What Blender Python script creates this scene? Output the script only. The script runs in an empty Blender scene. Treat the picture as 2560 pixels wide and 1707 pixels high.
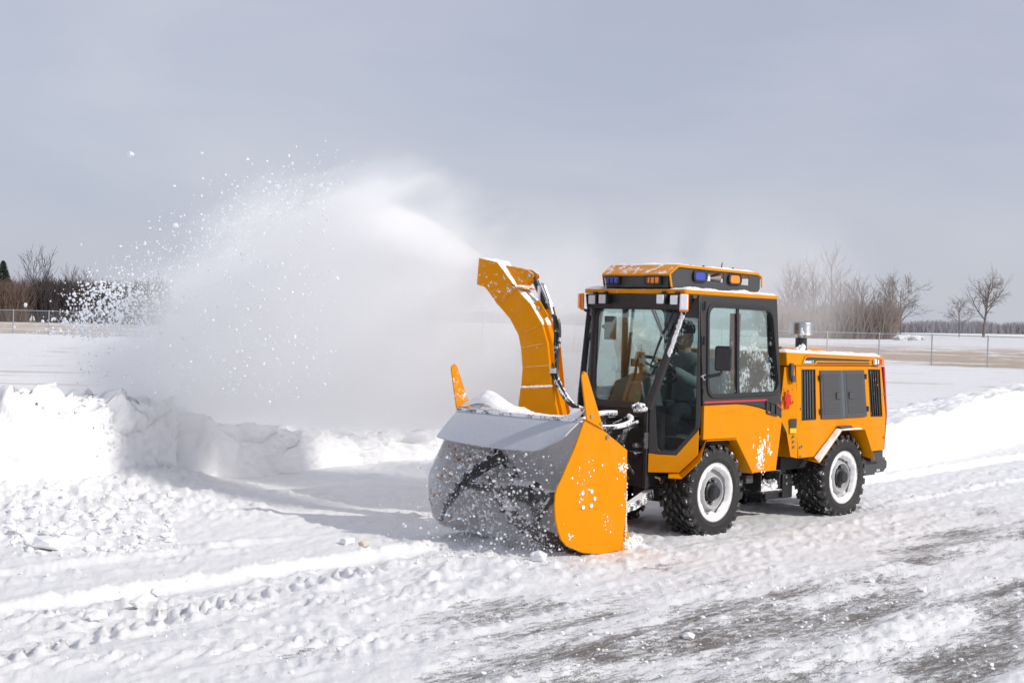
import bpy, bmesh, math, random
import numpy as np
from mathutils import Vector, Matrix

sc = bpy.context.scene
COL = sc.collection
# ------------------------------------------------------------------ camera
RIGHT = Vector((0.70084658, -0.71283847, 0.02598798))
DOWN = Vector((0.00696852, -0.0295889, -0.99953786))
FWD = Vector((0.713278, 0.70070379, -0.01576985))
CAM = Vector((-9.36019766, -7.43523041, 1.75))
cd = bpy.data.cameras.new('camera')
cd.sensor_width = 36.0
cd.lens = 3500.0 / 2560.0 * 36.0
cd.clip_start = 0.1
cd.clip_end = 6000.0
co = bpy.data.objects.new('camera', cd)
COL.objects.link(co)
m = Matrix.Identity(4)
for i in range(3):
    m[i][0] = RIGHT[i]; m[i][1] = -DOWN[i]; m[i][2] = -FWD[i]; m[i][3] = CAM[i]
co.matrix_world = m
sc.camera = co
# ------------------------------------------------------------------ sky and sun
SUN_EL = math.radians(33.0)
SUN_AZ = Vector((0.30, -0.954, 0)).normalized()
w = bpy.data.worlds.new('World'); sc.world = w; w.use_nodes = True
nt = w.node_tree; nt.nodes.clear()
N = nt.nodes.new
out = N('ShaderNodeOutputWorld')
sky = N('ShaderNodeTexSky'); sky.sky_type = 'NISHITA'; sky.sun_disc = False
sky.sun_elevation = SUN_EL; sky.sun_rotation = math.atan2(SUN_AZ.x, SUN_AZ.y)
b1 = N('ShaderNodeBackground'); b1.inputs[1].default_value = 0.15
nt.links.new(sky.outputs[0], b1.inputs[0])
tc = N('ShaderNodeTexCoord')
mp = N('ShaderNodeMapping'); mp.inputs['Scale'].default_value = (1.2, 1.2, 3.6); mp.inputs['Rotation'].default_value = (0.05, 0.08, 0.3)
nt.links.new(tc.outputs['Generated'], mp.inputs[0])
n1 = N('ShaderNodeTexNoise'); n1.inputs['Scale'].default_value = 1.9; n1.inputs['Detail'].default_value = 5; n1.inputs['Roughness'].default_value = 0.5
n1.inputs['Distortion'].default_value = 0.35
nt.links.new(mp.outputs[0], n1.inputs['Vector'])
cr = N('ShaderNodeValToRGB')
cr.color_ramp.elements[0].position = 0.33; cr.color_ramp.elements[0].color = (0.457, 0.484, 0.60, 1)
cr.color_ramp.elements[1].position = 0.70; cr.color_ramp.elements[1].color = (0.605, 0.618, 0.69, 1)
nt.links.new(n1.outputs['Fac'], cr.inputs[0])
b2 = N('ShaderNodeBackground'); b2.inputs[1].default_value = 1.0
nt.links.new(cr.outputs[0], b2.inputs[0])
mx = N('ShaderNodeMixShader'); mx.inputs[0].default_value = 0.89
nt.links.new(b1.outputs[0], mx.inputs[1]); nt.links.new(b2.outputs[0], mx.inputs[2])
nt.links.new(mx.outputs[0], out.inputs['Surface'])
sl = bpy.data.lights.new('sun', 'SUN'); sl.energy = 3.1; sl.angle = math.radians(0.55); sl.color = (1.0, 0.95, 0.87)
so = bpy.data.objects.new('sun', sl); COL.objects.link(so)
sdir = Vector((SUN_AZ.x * math.cos(SUN_EL), SUN_AZ.y * math.cos(SUN_EL), math.sin(SUN_EL)))
so.rotation_euler = sdir.to_track_quat('Z', 'Y').to_euler()
so.location = (8, -14, 12)
vs = sc.view_settings
vs.view_transform = 'Standard'; vs.look = 'None'; vs.exposure = 0.0; vs.gamma = 1.0; vs.use_curve_mapping = False
cy = sc.cycles
cy.max_bounces = 18; cy.diffuse_bounces = 4; cy.glossy_bounces = 4; cy.transmission_bounces = 8
cy.transparent_max_bounces = 24; cy.volume_bounces = 16
cy.volume_step_rate = 1.0; cy.volume_max_steps = 256
cy.use_denoising = True
cy.use_adaptive_sampling = True; cy.adaptive_threshold = 0.02
cy.sample_clamp_indirect = 6.0

# ------------------------------------------------------------------ helpers
RNG = random.Random(7)
NR = np.random.default_rng(11)

def _h2(ix, iy, s):
    n = (ix * 374761393 + iy * 668265263 + s * 974711) & 0xffffffff
    n = ((n ^ (n >> 13)) * 1274126177) & 0xffffffff
    n = n ^ (n >> 16)
    return (n & 0xffffff) / float(0xffffff)

def vnoise(x, y, s=0):
    x = np.asarray(x, float); y = np.asarray(y, float)
    fx = np.floor(x); fy = np.floor(y)
    ix = fx.astype(np.int64); iy = fy.astype(np.int64)
    u = x - fx; v = y - fy
    u = u * u * u * (u * (u * 6 - 15) + 10); v = v * v * v * (v * (v * 6 - 15) + 10)
    a = _h2(ix, iy, s); b = _h2(ix + 1, iy, s); c = _h2(ix, iy + 1, s); d = _h2(ix + 1, iy + 1, s)
    return a + (b - a) * u + (c - a) * v + (a - b - c + d) * u * v

def fbm(x, y, oct=4, s=0, gain=0.5):
    r = 0; amp = 1; tot = 0
    for o in range(oct):
        r = r + amp * vnoise(x * 2 ** o + 17.3 * o, y * 2 ** o - 9.1 * o, s + o)
        tot += amp; amp *= gain
    return r / tot

def sstep(a, b, x):
    t = np.clip((x - a) / (b - a), 0, 1)
    return t * t * (3 - 2 * t)

def link(o, parent=None):
    COL.objects.link(o)
    if parent is not None:
        o.parent = parent
    return o

def empty(name, loc=(0, 0, 0), parent=None):
    o = bpy.data.objects.new(name, None); o.location = loc; o.empty_display_size = 0.1
    return link(o, parent)

def tag(o, label=None, cat=None, group=None, kind=None):
    if label: o['label'] = label
    if cat: o['category'] = cat
    if group: o['group'] = group
    if kind: o['kind'] = kind
    return o

class MB:
    def __init__(s): s.v = []; s.f = []
    def add(s, vs_, fs):
        k = len(s.v); s.v += [tuple(p) for p in vs_]; s.f += [tuple(i + k for i in q) for q in fs]; return s
    def box(s, c, d, rot=None):
        c = Vector(c); hx, hy, hz = d[0] / 2, d[1] / 2, d[2] / 2
        p = [Vector((a * hx, b * hy, e * hz)) for a in (-1, 1) for b in (-1, 1) for e in (-1, 1)]
        if rot is not None: p = [rot @ q for q in p]
        return s.add([c + q for q in p], [(0, 1, 3, 2), (4, 6, 7, 5), (0, 4, 5, 1), (2, 3, 7, 6), (0, 2, 6, 4), (1, 5, 7, 3)])
    def hexa(s, p):   # 8 points, order as box
        return s.add(p, [(0, 1, 3, 2), (4, 6, 7, 5), (0, 4, 5, 1), (2, 3, 7, 6), (0, 2, 6, 4), (1, 5, 7, 3)])
    def loft(s, rings, cap=True, closed=True):
        k = len(s.v); n = len(rings[0])
        for r in rings: s.v += [tuple(p) for p in r]
        for i in range(len(rings) - 1):
            for j in range(n if closed else n - 1):
                a = k + i * n + j; b = k + i * n + (j + 1) % n
                s.f.append((a, b, b + n, a + n))
        if cap and closed:
            s.f.append(tuple(k + j for j in reversed(range(n))))
            s.f.append(tuple(k + (len(rings) - 1) * n + j for j in range(n)))
        return s
    def tube(s, pts, r, n=8, cap=True):
        pts = [Vector(p) for p in pts]
        rs = r if isinstance(r, (list, tuple)) else [r] * len(pts)
        rings = []; up = None
        for i, p in enumerate(pts):
            d = (pts[min(i + 1, len(pts) - 1)] - pts[max(i - 1, 0)])
            if d.length < 1e-9: d = Vector((0, 0, 1))
            d.normalize()
            if up is None:
                up = d.orthogonal().normalized()
            else:
                up = (up - d * up.dot(d))
                up = up.normalized() if up.length > 1e-6 else d.orthogonal().normalized()
            sd = d.cross(up)
            rings.append([p + (up * math.cos(a) + sd * math.sin(a)) * rs[i] for a in [2 * math.pi * j / n for j in range(n)]])
        return s.loft(rings, cap)
    def cyl(s, a, b, r, n=16, r2=None):
        return s.tube([a, b], [r, r if r2 is None else r2], n)
    def lathe(s, prof, n=32, o=(0, 0, 0), axis='y', cap=True):
        rings = []
        for r, hgt in prof:
            ring = []
            for j in range(n):
                a = 2 * math.pi * j / n
                if axis == 'y': ring.append((o[0] + r * math.cos(a), o[1] + hgt, o[2] + r * math.sin(a)))
                else: ring.append((o[0] + r * math.cos(a), o[1] + r * math.sin(a), o[2] + hgt))
            rings.append(ring)
        return s.loft(rings, cap)
    def lump(s, c, r, rng, sq=(1, 1, 1), sub=1):
        V, F = ICO[sub]
        ph = rng.random() * 6.28
        R_ = Matrix.Rotation(ph, 3, 'Z') @ Matrix.Rotation(rng.random() * 3, 3, 'X')
        out_ = []
        for q in V:
            p = R_ @ q
            k = r * (0.72 + 0.5 * rng.random())
            out_.append((c[0] + p.x * k * sq[0], c[1] + p.y * k * sq[1], c[2] + p.z * k * sq[2]))
        return s.add(out_, F)
    def build(s, name, mat, parent=None, bev=0.0, smooth=True, ang=35, seg=2):
        me = bpy.data.meshes.new(name)
        me.from_pydata(s.v, [], s.f)
        bm = bmesh.new(); bm.from_mesh(me); bmesh.ops.recalc_face_normals(bm, faces=bm.faces); bm.to_mesh(me); bm.free()
        if smooth:
            for p in me.polygons: p.use_smooth = True
            me.set_sharp_from_angle(angle=math.radians(ang))
        me.materials.append(mat)
        o = bpy.data.objects.new(name, me); link(o, parent)
        if bev > 0:
            b = o.modifiers.new('bevel', 'BEVEL'); b.width = bev; b.segments = seg; b.limit_method = 'ANGLE'; b.angle_limit = math.radians(32)
            b.harden_normals = False
        return o

def _ico(sub):
    bm = bmesh.new(); bmesh.ops.create_icosphere(bm, subdivisions=sub, radius=1.0)
    V = [v.co.copy() for v in bm.verts]; F = [tuple(q.index for q in f.verts) for f in bm.faces]; bm.free()
    return V, F
ICO = {1: _ico(1), 2: _ico(2), 3: _ico(3)}

def rnd(poly, r, seg=4):
    """round the corners of a 2D polygon (r: number or list)"""
    n = len(poly); res = []
    for i, p in enumerate(poly):
        ri = r[i] if isinstance(r, (list, tuple)) else r
        p = Vector(p); a = Vector(poly[i - 1]); b = Vector(poly[(i + 1) % n])
        if ri <= 0: res.append((p.x, p.y)); continue
        da = (a - p); db = (b - p); k = min(ri, da.length * 0.45, db.length * 0.45)
        pa = p + da.normalized() * k; pb = p + db.normalized() * k
        for j in range(seg + 1):
            t = j / seg
            q = pa * (1 - t) ** 2 + p * 2 * t * (1 - t) + pb * t * t
            res.append((q.x, q.y))
    return res

def panel(outer, holes, fmap, off):
    """sheet with holes: 2D outline mapped to 3D by fmap, thickness vector off -> MB"""
    bm = bmesh.new(); loops = []
    for lp in [outer] + list(holes):
        vs_ = [bm.verts.new((p[0], p[1], 0)) for p in lp]
        for i in range(len(vs_)): bm.edges.new((vs_[i], vs_[(i + 1) % len(vs_)]))
        loops.append(vs_)
    bm.verts.index_update()
    bmesh.ops.triangle_fill(bm, use_beauty=True, use_dissolve=False, edges=list(bm.edges))
    bm.verts.index_update()
    P = [Vector(fmap(v.co.x, v.co.y)) for v in bm.verts]; off = Vector(off)
    n = len(P); mb = MB()
    fs = [tuple(v.index for v in f.verts) for f in bm.faces]
    F = list(fs) + [tuple(i + n for i in reversed(q)) for q in fs]
    for lp in loops:
        ix = [v.index for v in lp]
        for i in range(len(ix)):
            a, b = ix[i], ix[(i + 1) % len(ix)]; F.append((a, b, b + n, a + n))
    bm.free()
    mb.add(P + [p + off for p in P], F)
    return mb

def grid_mesh(name, V, nu, nv, mat, parent=None, closed_u=False, smooth=True, attrs=None):
    """V: (nu*nv,3) numpy, row-major u then v"""
    iu = np.arange(nu - 1)[:, None]; iv = np.arange(nv - 1)[None, :]
    a = (iu * nv + iv).ravel()
    F = np.stack([a, a + nv, a + nv + 1, a + 1], 1)
    me = bpy.data.meshes.new(name)
    me.vertices.add(len(V)); me.vertices.foreach_set('co', V.astype(np.float32).ravel())
    nf = len(F)
    me.loops.add(nf * 4); me.loops.foreach_set('vertex_index', F.astype(np.int32).ravel())
    me.polygons.add(nf); me.polygons.foreach_set('loop_start', np.arange(0, nf * 4, 4, dtype=np.int32))
    me.polygons.foreach_set('loop_total', np.full(nf, 4, dtype=np.int32))
    me.update(calc_edges=True)
    if smooth: me.polygons.foreach_set('use_smooth', np.ones(nf, dtype=bool))
    for k, arr in (attrs or {}).items():
        at = me.attributes.new(k, 'FLOAT', 'POINT'); at.data.foreach_set('value', arr.astype(np.float32))
    me.materials.append(mat); me.validate()
    o = bpy.data.objects.new(name, me); return link(o, parent)

# ------------------------------------------------------------------ materials
class NT:
    def __init__(s, name):
        s.m = bpy.data.materials.new(name); s.m.use_nodes = True; s.t = s.m.node_tree; s.t.nodes.clear()
        s.out = s.t.nodes.new('ShaderNodeOutputMaterial')
    def n(s, typ, **kw):
        nd = s.t.nodes.new(typ)
        for k, v in kw.items(): setattr(nd, k, v)
        return nd
    def l(s, a, b): s.t.links.new(a, b)
    def noise(s, vec, scale, detail=4, rough=0.55, dist=0):
        nd = s.n('ShaderNodeTexNoise'); nd.inputs['Scale'].default_value = scale; nd.inputs['Detail'].default_value = detail
        nd.inputs['Roughness'].default_value = rough; nd.inputs['Distortion'].default_value = dist
        if vec is not None: s.l(vec, nd.inputs['Vector'])
        return nd.outputs['Fac']
    def ramp(s, fac, p0, p1, c0=(0, 0, 0, 1), c1=(1, 1, 1, 1)):
        nd = s.n('ShaderNodeValToRGB'); e = nd.color_ramp.elements
        e[0].position = p0; e[1].position = p1; e[0].color = c0 if len(c0) == 4 else (*c0, 1); e[1].color = c1 if len(c1) == 4 else (*c1, 1)
        s.l(fac, nd.inputs[0]); return nd.outputs[0]
    def math(s, op, a, b=None, clamp=False):
        nd = s.n('ShaderNodeMath', operation=op, use_clamp=clamp)
        for i, q in enumerate((a, b)):
            if q is None: continue
            if isinstance(q, (int, float)): nd.inputs[i].default_value = q
            else: s.l(q, nd.inputs[i])
        return nd.outputs[0]
    def mixc(s, fac, a, b):
        nd = s.n('ShaderNodeMix', data_type='RGBA')
        if isinstance(fac, (int, float)): nd.inputs[0].default_value = fac
        else: s.l(fac, nd.inputs[0])
        for i, q in ((6, a), (7, b)):
            if isinstance(q, (tuple, list)): nd.inputs[i].default_value = (*q[:3], 1)
            else: s.l(q, nd.inputs[i])
        return nd.outputs[2]
    def obj(s, scale=None):
        t = s.n('ShaderNodeTexCoord').outputs['Object']
        if scale:
            mp_ = s.n('ShaderNodeMapping'); mp_.inputs['Scale'].default_value = scale; s.l(t, mp_.inputs[0]); return mp_.outputs[0]
        return t
    def bump(s, h, strength=0.3, dist=0.01):
        nd = s.n('ShaderNodeBump'); nd.inputs['Strength'].default_value = strength; nd.inputs['Distance'].default_value = dist
        s.l(h, nd.inputs['Height']); return nd.outputs[0]
    def bsdf(s, col, rough=0.5, metal=0.0, normal=None, spec=0.5, coat=0.0):
        b = s.n('ShaderNodeBsdfPrincipled')
        if isinstance(col, (tuple, list)): b.inputs['Base Color'].default_value = (*col[:3], 1)
        else: s.l(col, b.inputs['Base Color'])
        if isinstance(rough, (int, float)): b.inputs['Roughness'].default_value = rough
        else: s.l(rough, b.inputs['Roughness'])
        if isinstance(metal, (int, float)): b.inputs['Metallic'].default_value = metal
        b.inputs['Specular IOR Level'].default_value = spec
        b.inputs['Coat Weight'].default_value = coat
        if normal is not None: s.l(normal, b.inputs['Normal'])
        return b.outputs[0]
    def done(s, sh): s.l(sh, s.out.inputs['Surface']); return s.m

def plain(name, col, rough=0.5, metal=0.0, var=0.12, scale=30, bump=0.0, spec=0.5, coat=0.0):
    t = NT(name); o = t.obj(); nz = t.noise(o, scale, 5, 0.6)
    c = t.mixc(nz, tuple(x * (1 - var) for x in col), tuple(min(1, x * (1 + var)) for x in col))
    r = t.math('ADD', t.math('MULTIPLY', nz, 0.25), rough - 0.12, True)
    nm = t.bump(t.noise(o, scale * 6, 3), bump, 0.004) if bump else None
    return t.done(t.bsdf(c, r, metal, nm, spec, coat))

SNOWC = (0.90, 0.90, 0.91)
def dusted(name, col, rough, amount, scale, spec=0.5, coat=0.0, grad=None, snowtop=True, fine=90.0, metal=0.0):
    """paint or rubber with snow stuck on it: blotches of packed powder plus fine specks, more on faces that look up"""
    t = NT(name); o = t.obj()
    base = t.mixc(t.noise(o, 7, 4), tuple(x * 0.93 for x in col), tuple(min(1, x * 1.05) for x in col))
    film = t.math('MULTIPLY', t.ramp(t.noise(t.obj((1, 1, 0.35)), 4.5, 6, 0.7), 0.50, 0.82), 0.06)
    base = t.mixc(film, base, (0.62, 0.58, 0.54))
    a = t.noise(o, scale, 6, 0.65)
    b = t.noise(o, fine, 3, 0.7)
    s_ = t.math('ADD', t.math('MULTIPLY', a, 0.6), t.math('MULTIPLY', b, 0.4))
    if snowtop:
        g = t.n('ShaderNodeNewGeometry'); sp = t.n('ShaderNodeSeparateXYZ'); t.l(g.outputs['Normal'], sp.inputs[0])
        up = t.math('MULTIPLY', t.math('SUBTRACT', sp.outputs[2], 0.25, True), 0.3)
        s_ = t.math('ADD', s_, up)
    f = t.ramp(s_, 0.62 - amount, 0.66 - amount)
    c = t.mixc(f, base, SNOWC)
    r = t.math('ADD', t.math('MULTIPLY', f, 0.6), rough, True)
    nm = t.bump(t.math('MULTIPLY', f, t.math('ADD', b, 0.3)), 0.35, 0.01)
    return t.done(t.bsdf(c, r, metal, nm, spec, coat))

def snow_mat(name, col=SNOWC, scale=1.0, bump=0.5):
    t = NT(name); o = t.obj()
    a = t.noise(o, 9 * scale, 5, 0.6); b = t.noise(o, 70 * scale, 5, 0.7)
    c = t.mixc(a, tuple(x * 0.965 for x in col), col)
    h = t.math('ADD', t.math('MULTIPLY', a, 0.6), t.math('MULTIPLY', b, 0.4))
    return t.done(t.bsdf(c, 0.75, 0, t.bump(h, bump, 0.03 / scale), 0.25))

def glass_mat(name, tint, frost=0.0, fscale=60.0, stretch=(1, 1, 1), thr=0.55, rough=0.02, lowmore=None):
    t = NT(name); o = t.obj(stretch)
    tr = t.n('ShaderNodeBsdfTransparent'); tr.inputs[0].default_value = (*tint, 1)
    gl = t.n('ShaderNodeBsdfGlossy'); gl.inputs['Color'].default_value = (1, 1, 1, 1); gl.inputs['Roughness'].default_value = rough
    fr = t.n('ShaderNodeFresnel'); fr.inputs['IOR'].default_value = 1.5
    mix = t.n('ShaderNodeMixShader'); t.l(t.math('MULTIPLY', fr.outputs[0], 0.28), mix.inputs[0]); t.l(tr.outputs[0], mix.inputs[1]); t.l(gl.outputs[0], mix.inputs[2])
    sh = mix.outputs[0]
    if frost > 0:
        a = t.noise(o, fscale, 4, 0.7); b = t.noise(t.obj(), 5, 3, 0.5)
        s_ = t.math('ADD', t.math('MULTIPLY', a, 0.55), t.math('MULTIPLY', b, 0.45))
        if lowmore:
            sp = t.n('ShaderNodeSeparateXYZ'); t.l(t.obj(), sp.inputs[0])
            k = t.math('MULTIPLY', t.math('SUBTRACT', lowmore[0], sp.outputs[2]), lowmore[1])
            k2 = t.math('MULTIPLY', t.math('SUBTRACT', sp.outputs[0], lowmore[2]), lowmore[3])
            s_ = t.math('ADD', s_, t.math('ADD', k, k2))
        f = t.math('MULTIPLY', t.ramp(s_, thr, thr + 0.04), frost)
        df = t.n('ShaderNodeBsdfDiffuse'); df.inputs[0].default_value = (0.78, 0.83, 0.84, 1)
        tl = t.n('ShaderNodeBsdfTranslucent'); tl.inputs[0].default_value = (0.75, 0.8, 0.82, 1)
        m2 = t.n('ShaderNodeMixShader'); m2.inputs[0].default_value = 0.5; t.l(df.outputs[0], m2.inputs[1]); t.l(tl.outputs[0], m2.inputs[2])
        m3 = t.n('ShaderNodeMixShader'); t.l(f, m3.inputs[0]); t.l(sh, m3.inputs[1]); t.l(m2.outputs[0], m3.inputs[2]); sh = m3.outputs[0]
    return t.done(sh)

YEL = (0.72, 0.262, 0.0)
M = {}
M['paint'] = dusted('yellow_paint', YEL, 0.36, -0.045, 5.0, spec=0.12, coat=0.0, snowtop=False)
M['paint_top'] = dusted('yellow_paint_snowy_top', YEL, 0.36, -0.02, 9.0, spec=0.12, coat=0.0, snowtop=True)
M['paint_chute'] = dusted('yellow_paint_chute', YEL, 0.38, -0.01, 16.0, spec=0.12, coat=0.0, snowtop=True, fine=60)
M['paint_speck'] = dusted('yellow_paint_speckled', YEL, 0.38, 0.06, 20.0, spec=0.12, coat=0.0, snowtop=True, fine=75)
M['black'] = plain('black_painted_steel', (0.018, 0.018, 0.02), 0.42, 0, 0.3, 20, 0.05)
M['black_cab'] = plain('black_cab_paint', (0.030, 0.028, 0.028), 0.45, 0, 0.15, 25, 0.05)
M['blacks'] = dusted('black_steel_frosted', (0.02, 0.02, 0.022), 0.45, 0.03, 12.0, fine=80)
M['under'] = dusted('black_underside', (0.016, 0.015, 0.015), 0.6, -0.02, 14.0, fine=70)
M['frosty'] = dusted('frost_covered_black', (0.03, 0.03, 0.034), 0.6, 0.16, 11.0, fine=120)
M['rubber'] = dusted('tyre_rubber', (0.028, 0.027, 0.027), 0.7, -0.02, 16.0, fine=70, spec=0.3, snowtop=False)
M['tread'] = dusted('tyre_tread_rubber', (0.022, 0.022, 0.022), 0.36, 0.05, 18.0, fine=60, spec=0.6, snowtop=False)
M['rim'] = dusted('pale_steel_rim', (0.50, 0.50, 0.51), 0.35, -0.02, 14.0, snowtop=False)
M['steel'] = plain('brushed_steel', (0.55, 0.55, 0.56), 0.3, 1.0, 0.1, 40)
M['dullsteel'] = plain('dull_steel', (0.32, 0.31, 0.30), 0.45, 0.8, 0.2, 40)
M['grey'] = plain('grey_plastic', (0.07, 0.072, 0.078), 0.5, 0, 0.12, 30, 0.05)
M['hitch'] = plain('dark_grey_hitch', (0.06, 0.06, 0.065), 0.5, 0, 0.12, 30, 0.05)
M['snow'] = snow_mat('fresh_snow', bump=0.5)
M['snowfine'] = snow_mat('stuck_snow', scale=4, bump=0.4)
M['red'] = plain('red_reflective_paint', (0.45, 0.02, 0.03), 0.35, 0, 0.12)
M['orange_lens'] = plain('amber_lens', (0.95, 0.25, 0.01), 0.2, 0, 0.08, 60, 0, 0.6, 0.5)
M['blue_lens'] = plain('blue_lens', (0.03, 0.06, 0.42), 0.2, 0, 0.15, 60, 0, 0.6, 0.5)
M['red_lens'] = plain('red_lens', (0.6, 0.01, 0.02), 0.2, 0, 0.1, 60, 0, 0.6, 0.5)
M['lamp'] = plain('work_lamp_glass', (0.62, 0.62, 0.64), 0.25, 0, 0.15, 80)
M['lampsnow'] = plain('snowed_lamp_glass', (0.82, 0.83, 0.87), 0.6, 0, 0.05, 80)
M['mirror'] = plain('gloss_black_plastic', (0.012, 0.012, 0.014), 0.16, 0, 0.1, 20)
M['glass'] = glass_mat('windscreen_glass', (0.86, 0.93, 0.915), 0.5, 70, (1, 1, 1), 0.605)
M['glass_side'] = glass_mat('side_window_glass', (0.88, 0.94, 0.93), 0.9, 55, (1, 1, 0.45), 0.575, lowmore=(1.55, 0.13, 0.35, 0.10))
M['glass_quarter'] = glass_mat('quarter_glass', (0.64, 0.71, 0.71), 0.9, 70, (1, 1, 0.5), 0.63, lowmore=(1.3, -0.22, -0.3, 0.0))
M['hose'] = dusted('hydraulic_hose', (0.02, 0.02, 0.02), 0.45, 0.05, 20.0, fine=90)
M['brass'] = plain('brass_fitting', (0.5, 0.42, 0.26), 0.35, 0.9)
M['dash'] = plain('dashboard_plastic', (0.10, 0.11, 0.11), 0.55, 0, 0.1)
M['seat'] = plain('seat_vinyl', (0.03, 0.03, 0.033), 0.55)
M['redbelt'] = plain('red_fabric', (0.35, 0.03, 0.03), 0.8)
t = NT('jacket_and_trousers'); sp = t.n('ShaderNodeSeparateXYZ'); t.l(t.obj(), sp.inputs[0]); jn = t.noise(t.obj(), 15, 5, 0.6)
jc = t.mixc(t.ramp(sp.outputs[2], 0.13, 0.15), (0.03, 0.034, 0.045), t.mixc(jn, (0.20, 0.23, 0.23), (0.32, 0.35, 0.35)))
M['jacket'] = t.done(t.bsdf(jc, 0.85, 0, t.bump(jn, 0.3, 0.02), 0.2))
M['glove'] = plain('tan_work_glove', (0.42, 0.24, 0.13), 0.8, 0, 0.2, 30, 0.2)
M['skin'] = plain('skin', (0.48, 0.30, 0.22), 0.6)
M['cap'] = plain('dark_cap', (0.05, 0.05, 0.06), 0.8)
M['trouser'] = plain('dark_trousers', (0.03, 0.035, 0.05), 0.85)
M['white_ink'] = plain('white_lettering', (0.8, 0.8, 0.8), 0.5, 0, 0.02)
M['stripe_dark'] = plain('dark_stripe', (0.05, 0.045, 0.04), 0.45)
M['stripe_red'] = plain('red_stripe', (0.5, 0.035, 0.05), 0.45)
M['stripe_orange'] = plain('rust_red_pinstripe', (0.45, 0.06, 0.02), 0.45)
M['stripe_yellow'] = plain('light_yellow_pinstripe', (0.85, 0.5, 0.02), 0.45)
M['sticker'] = plain('warning_yellow', (0.8, 0.55, 0.01), 0.45)
M['ink_red'] = plain('red_ink', (0.65, 0.015, 0.01), 0.5)

t = NT('perforated_dark_plate'); o = t.obj((62, 62, 62)); br = t.n('ShaderNodeTexVoronoi'); br.inputs['Randomness'].default_value = 0.0; t.l(o, br.inputs['Vector'])
pf = t.ramp(br.outputs['Distance'], 0.30, 0.38); M['mesh'] = t.done(t.bsdf(t.mixc(pf, (0.006, 0.006, 0.006), (0.07, 0.07, 0.072)), 0.5, 0))
t = NT('perforated_door_sheet'); bk = t.n('ShaderNodeTexBrick')
mpp = t.n('ShaderNodeMapping'); mpp.inputs['Rotation'].default_value = (math.radians(90), 0, 0); t.l(t.obj(), mpp.inputs[0]); t.l(mpp.outputs[0], bk.inputs['Vector'])
bk.inputs['Color1'].default_value = (0.006, 0.006, 0.006, 1); bk.inputs['Color2'].default_value = (0.008, 0.008, 0.008, 1); bk.inputs['Mortar'].default_value = (0.085, 0.085, 0.09, 1)
bk.inputs['Scale'].default_value = 1.0; bk.inputs['Brick Width'].default_value = 0.031; bk.inputs['Row Height'].default_value = 0.0175; bk.inputs['Mortar Size'].default_value = 0.0048
M['perf'] = t.done(t.bsdf(bk.outputs['Color'], 0.5, 0))

M['flap'] = plain('frosted_rubber_flap', (0.50, 0.52, 0.57), 0.7, 0, 0.30, 110, 0.3, 0.2)
M['auger'] = dusted('black_auger_steel', (0.035, 0.035, 0.038), 0.4, 0.03, 13.0, fine=60)
M['paint_chute2'] = dusted('yellow_paint_chute_cap', YEL, 0.38, 0.055, 24.0, spec=0.12, coat=0.0, snowtop=True, fine=65)

t = NT('airborne_snow'); df = t.n('ShaderNodeBsdfDiffuse'); df.inputs[0].default_value = (0.92, 0.93, 0.95, 1)
tl = t.n('ShaderNodeBsdfTranslucent'); tl.inputs[0].default_value = (0.9, 0.92, 0.95, 1); mm = t.n('ShaderNodeMixShader'); mm.inputs[0].default_value = 0.5
t.l(df.outputs[0], mm.inputs[1]); t.l(tl.outputs[0], mm.inputs[2]); M['flake'] = t.done(mm.outputs[0])

M['paint_canopy'] = dusted('yellow_paint_canopy', YEL, 0.4, -0.09, 13.0, spec=0.2, snowtop=True, fine=80)

def snow_sheet(name, f, nu, nv, thick, seed, parent, up=Vector((0, 0, 1)), fs=9.0, mt=None):
    """lumpy layer of snow lying on a patch f(u, v)"""
    V = []
    for i in range(nu):
        for j in range(nv):
            u, v = i / (nu - 1), j / (nv - 1); p = Vector(f(u, v))
            e = min(1.0, min(u, 1 - u) * nu * 0.35, min(v, 1 - v) * nv * 0.35)
            nz = float(fbm(p.x * fs + p.z * fs * 0.7, p.y * fs + p.z * fs * 0.7, 4, seed)); nf = float(fbm(p.x * fs * 5 + p.z * 30, p.y * fs * 5, 2, seed + 5))
            V.append(p + up * (thick * (1.6 * nz - 0.25 + 0.35 * nf) * (e ** 0.5) - thick * 0.25 * (1 - e)))
    F = [(i * nv + j, (i + 1) * nv + j, (i + 1) * nv + j + 1, i * nv + j + 1) for i in range(nu - 1) for j in range(nv - 1)]
    mb = MB(); mb.add(V, F); return mb.build(name, mt or M['snowfine'], parent, ang=80)

M['divider'] = plain('slate_grey_strip', (0.09, 0.10, 0.12), 0.5)

def worley(x, y, s=0):
    fx = np.floor(x); fy = np.floor(y); f1 = np.full(x.shape, 9.0); f2 = np.full(x.shape, 9.0); idr = np.zeros(x.shape)
    for dx in (-1, 0, 1):
        for dy in (-1, 0, 1):
            ix = (fx + dx).astype(np.int64); iy = (fy + dy).astype(np.int64)
            d = np.hypot(ix + _h2(ix, iy, s) - x, iy + _h2(ix, iy, s + 71) - y); r = _h2(ix, iy, s + 133)
            nw = d < f1; f2 = np.where(nw, f1, np.minimum(f2, d)); idr = np.where(nw, r, idr); f1 = np.where(nw, d, f1)
    return f1, f2, idr
M['shell'] = dusted('frosted_housing_steel', (0.45, 0.45, 0.47), 0.6, 0.30, 8.0, fine=100)
M['plate_far'] = dusted('snow_caked_yellow_plate', YEL, 0.4, 0.215, 9.0, spec=0.2, fine=60)

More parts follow.
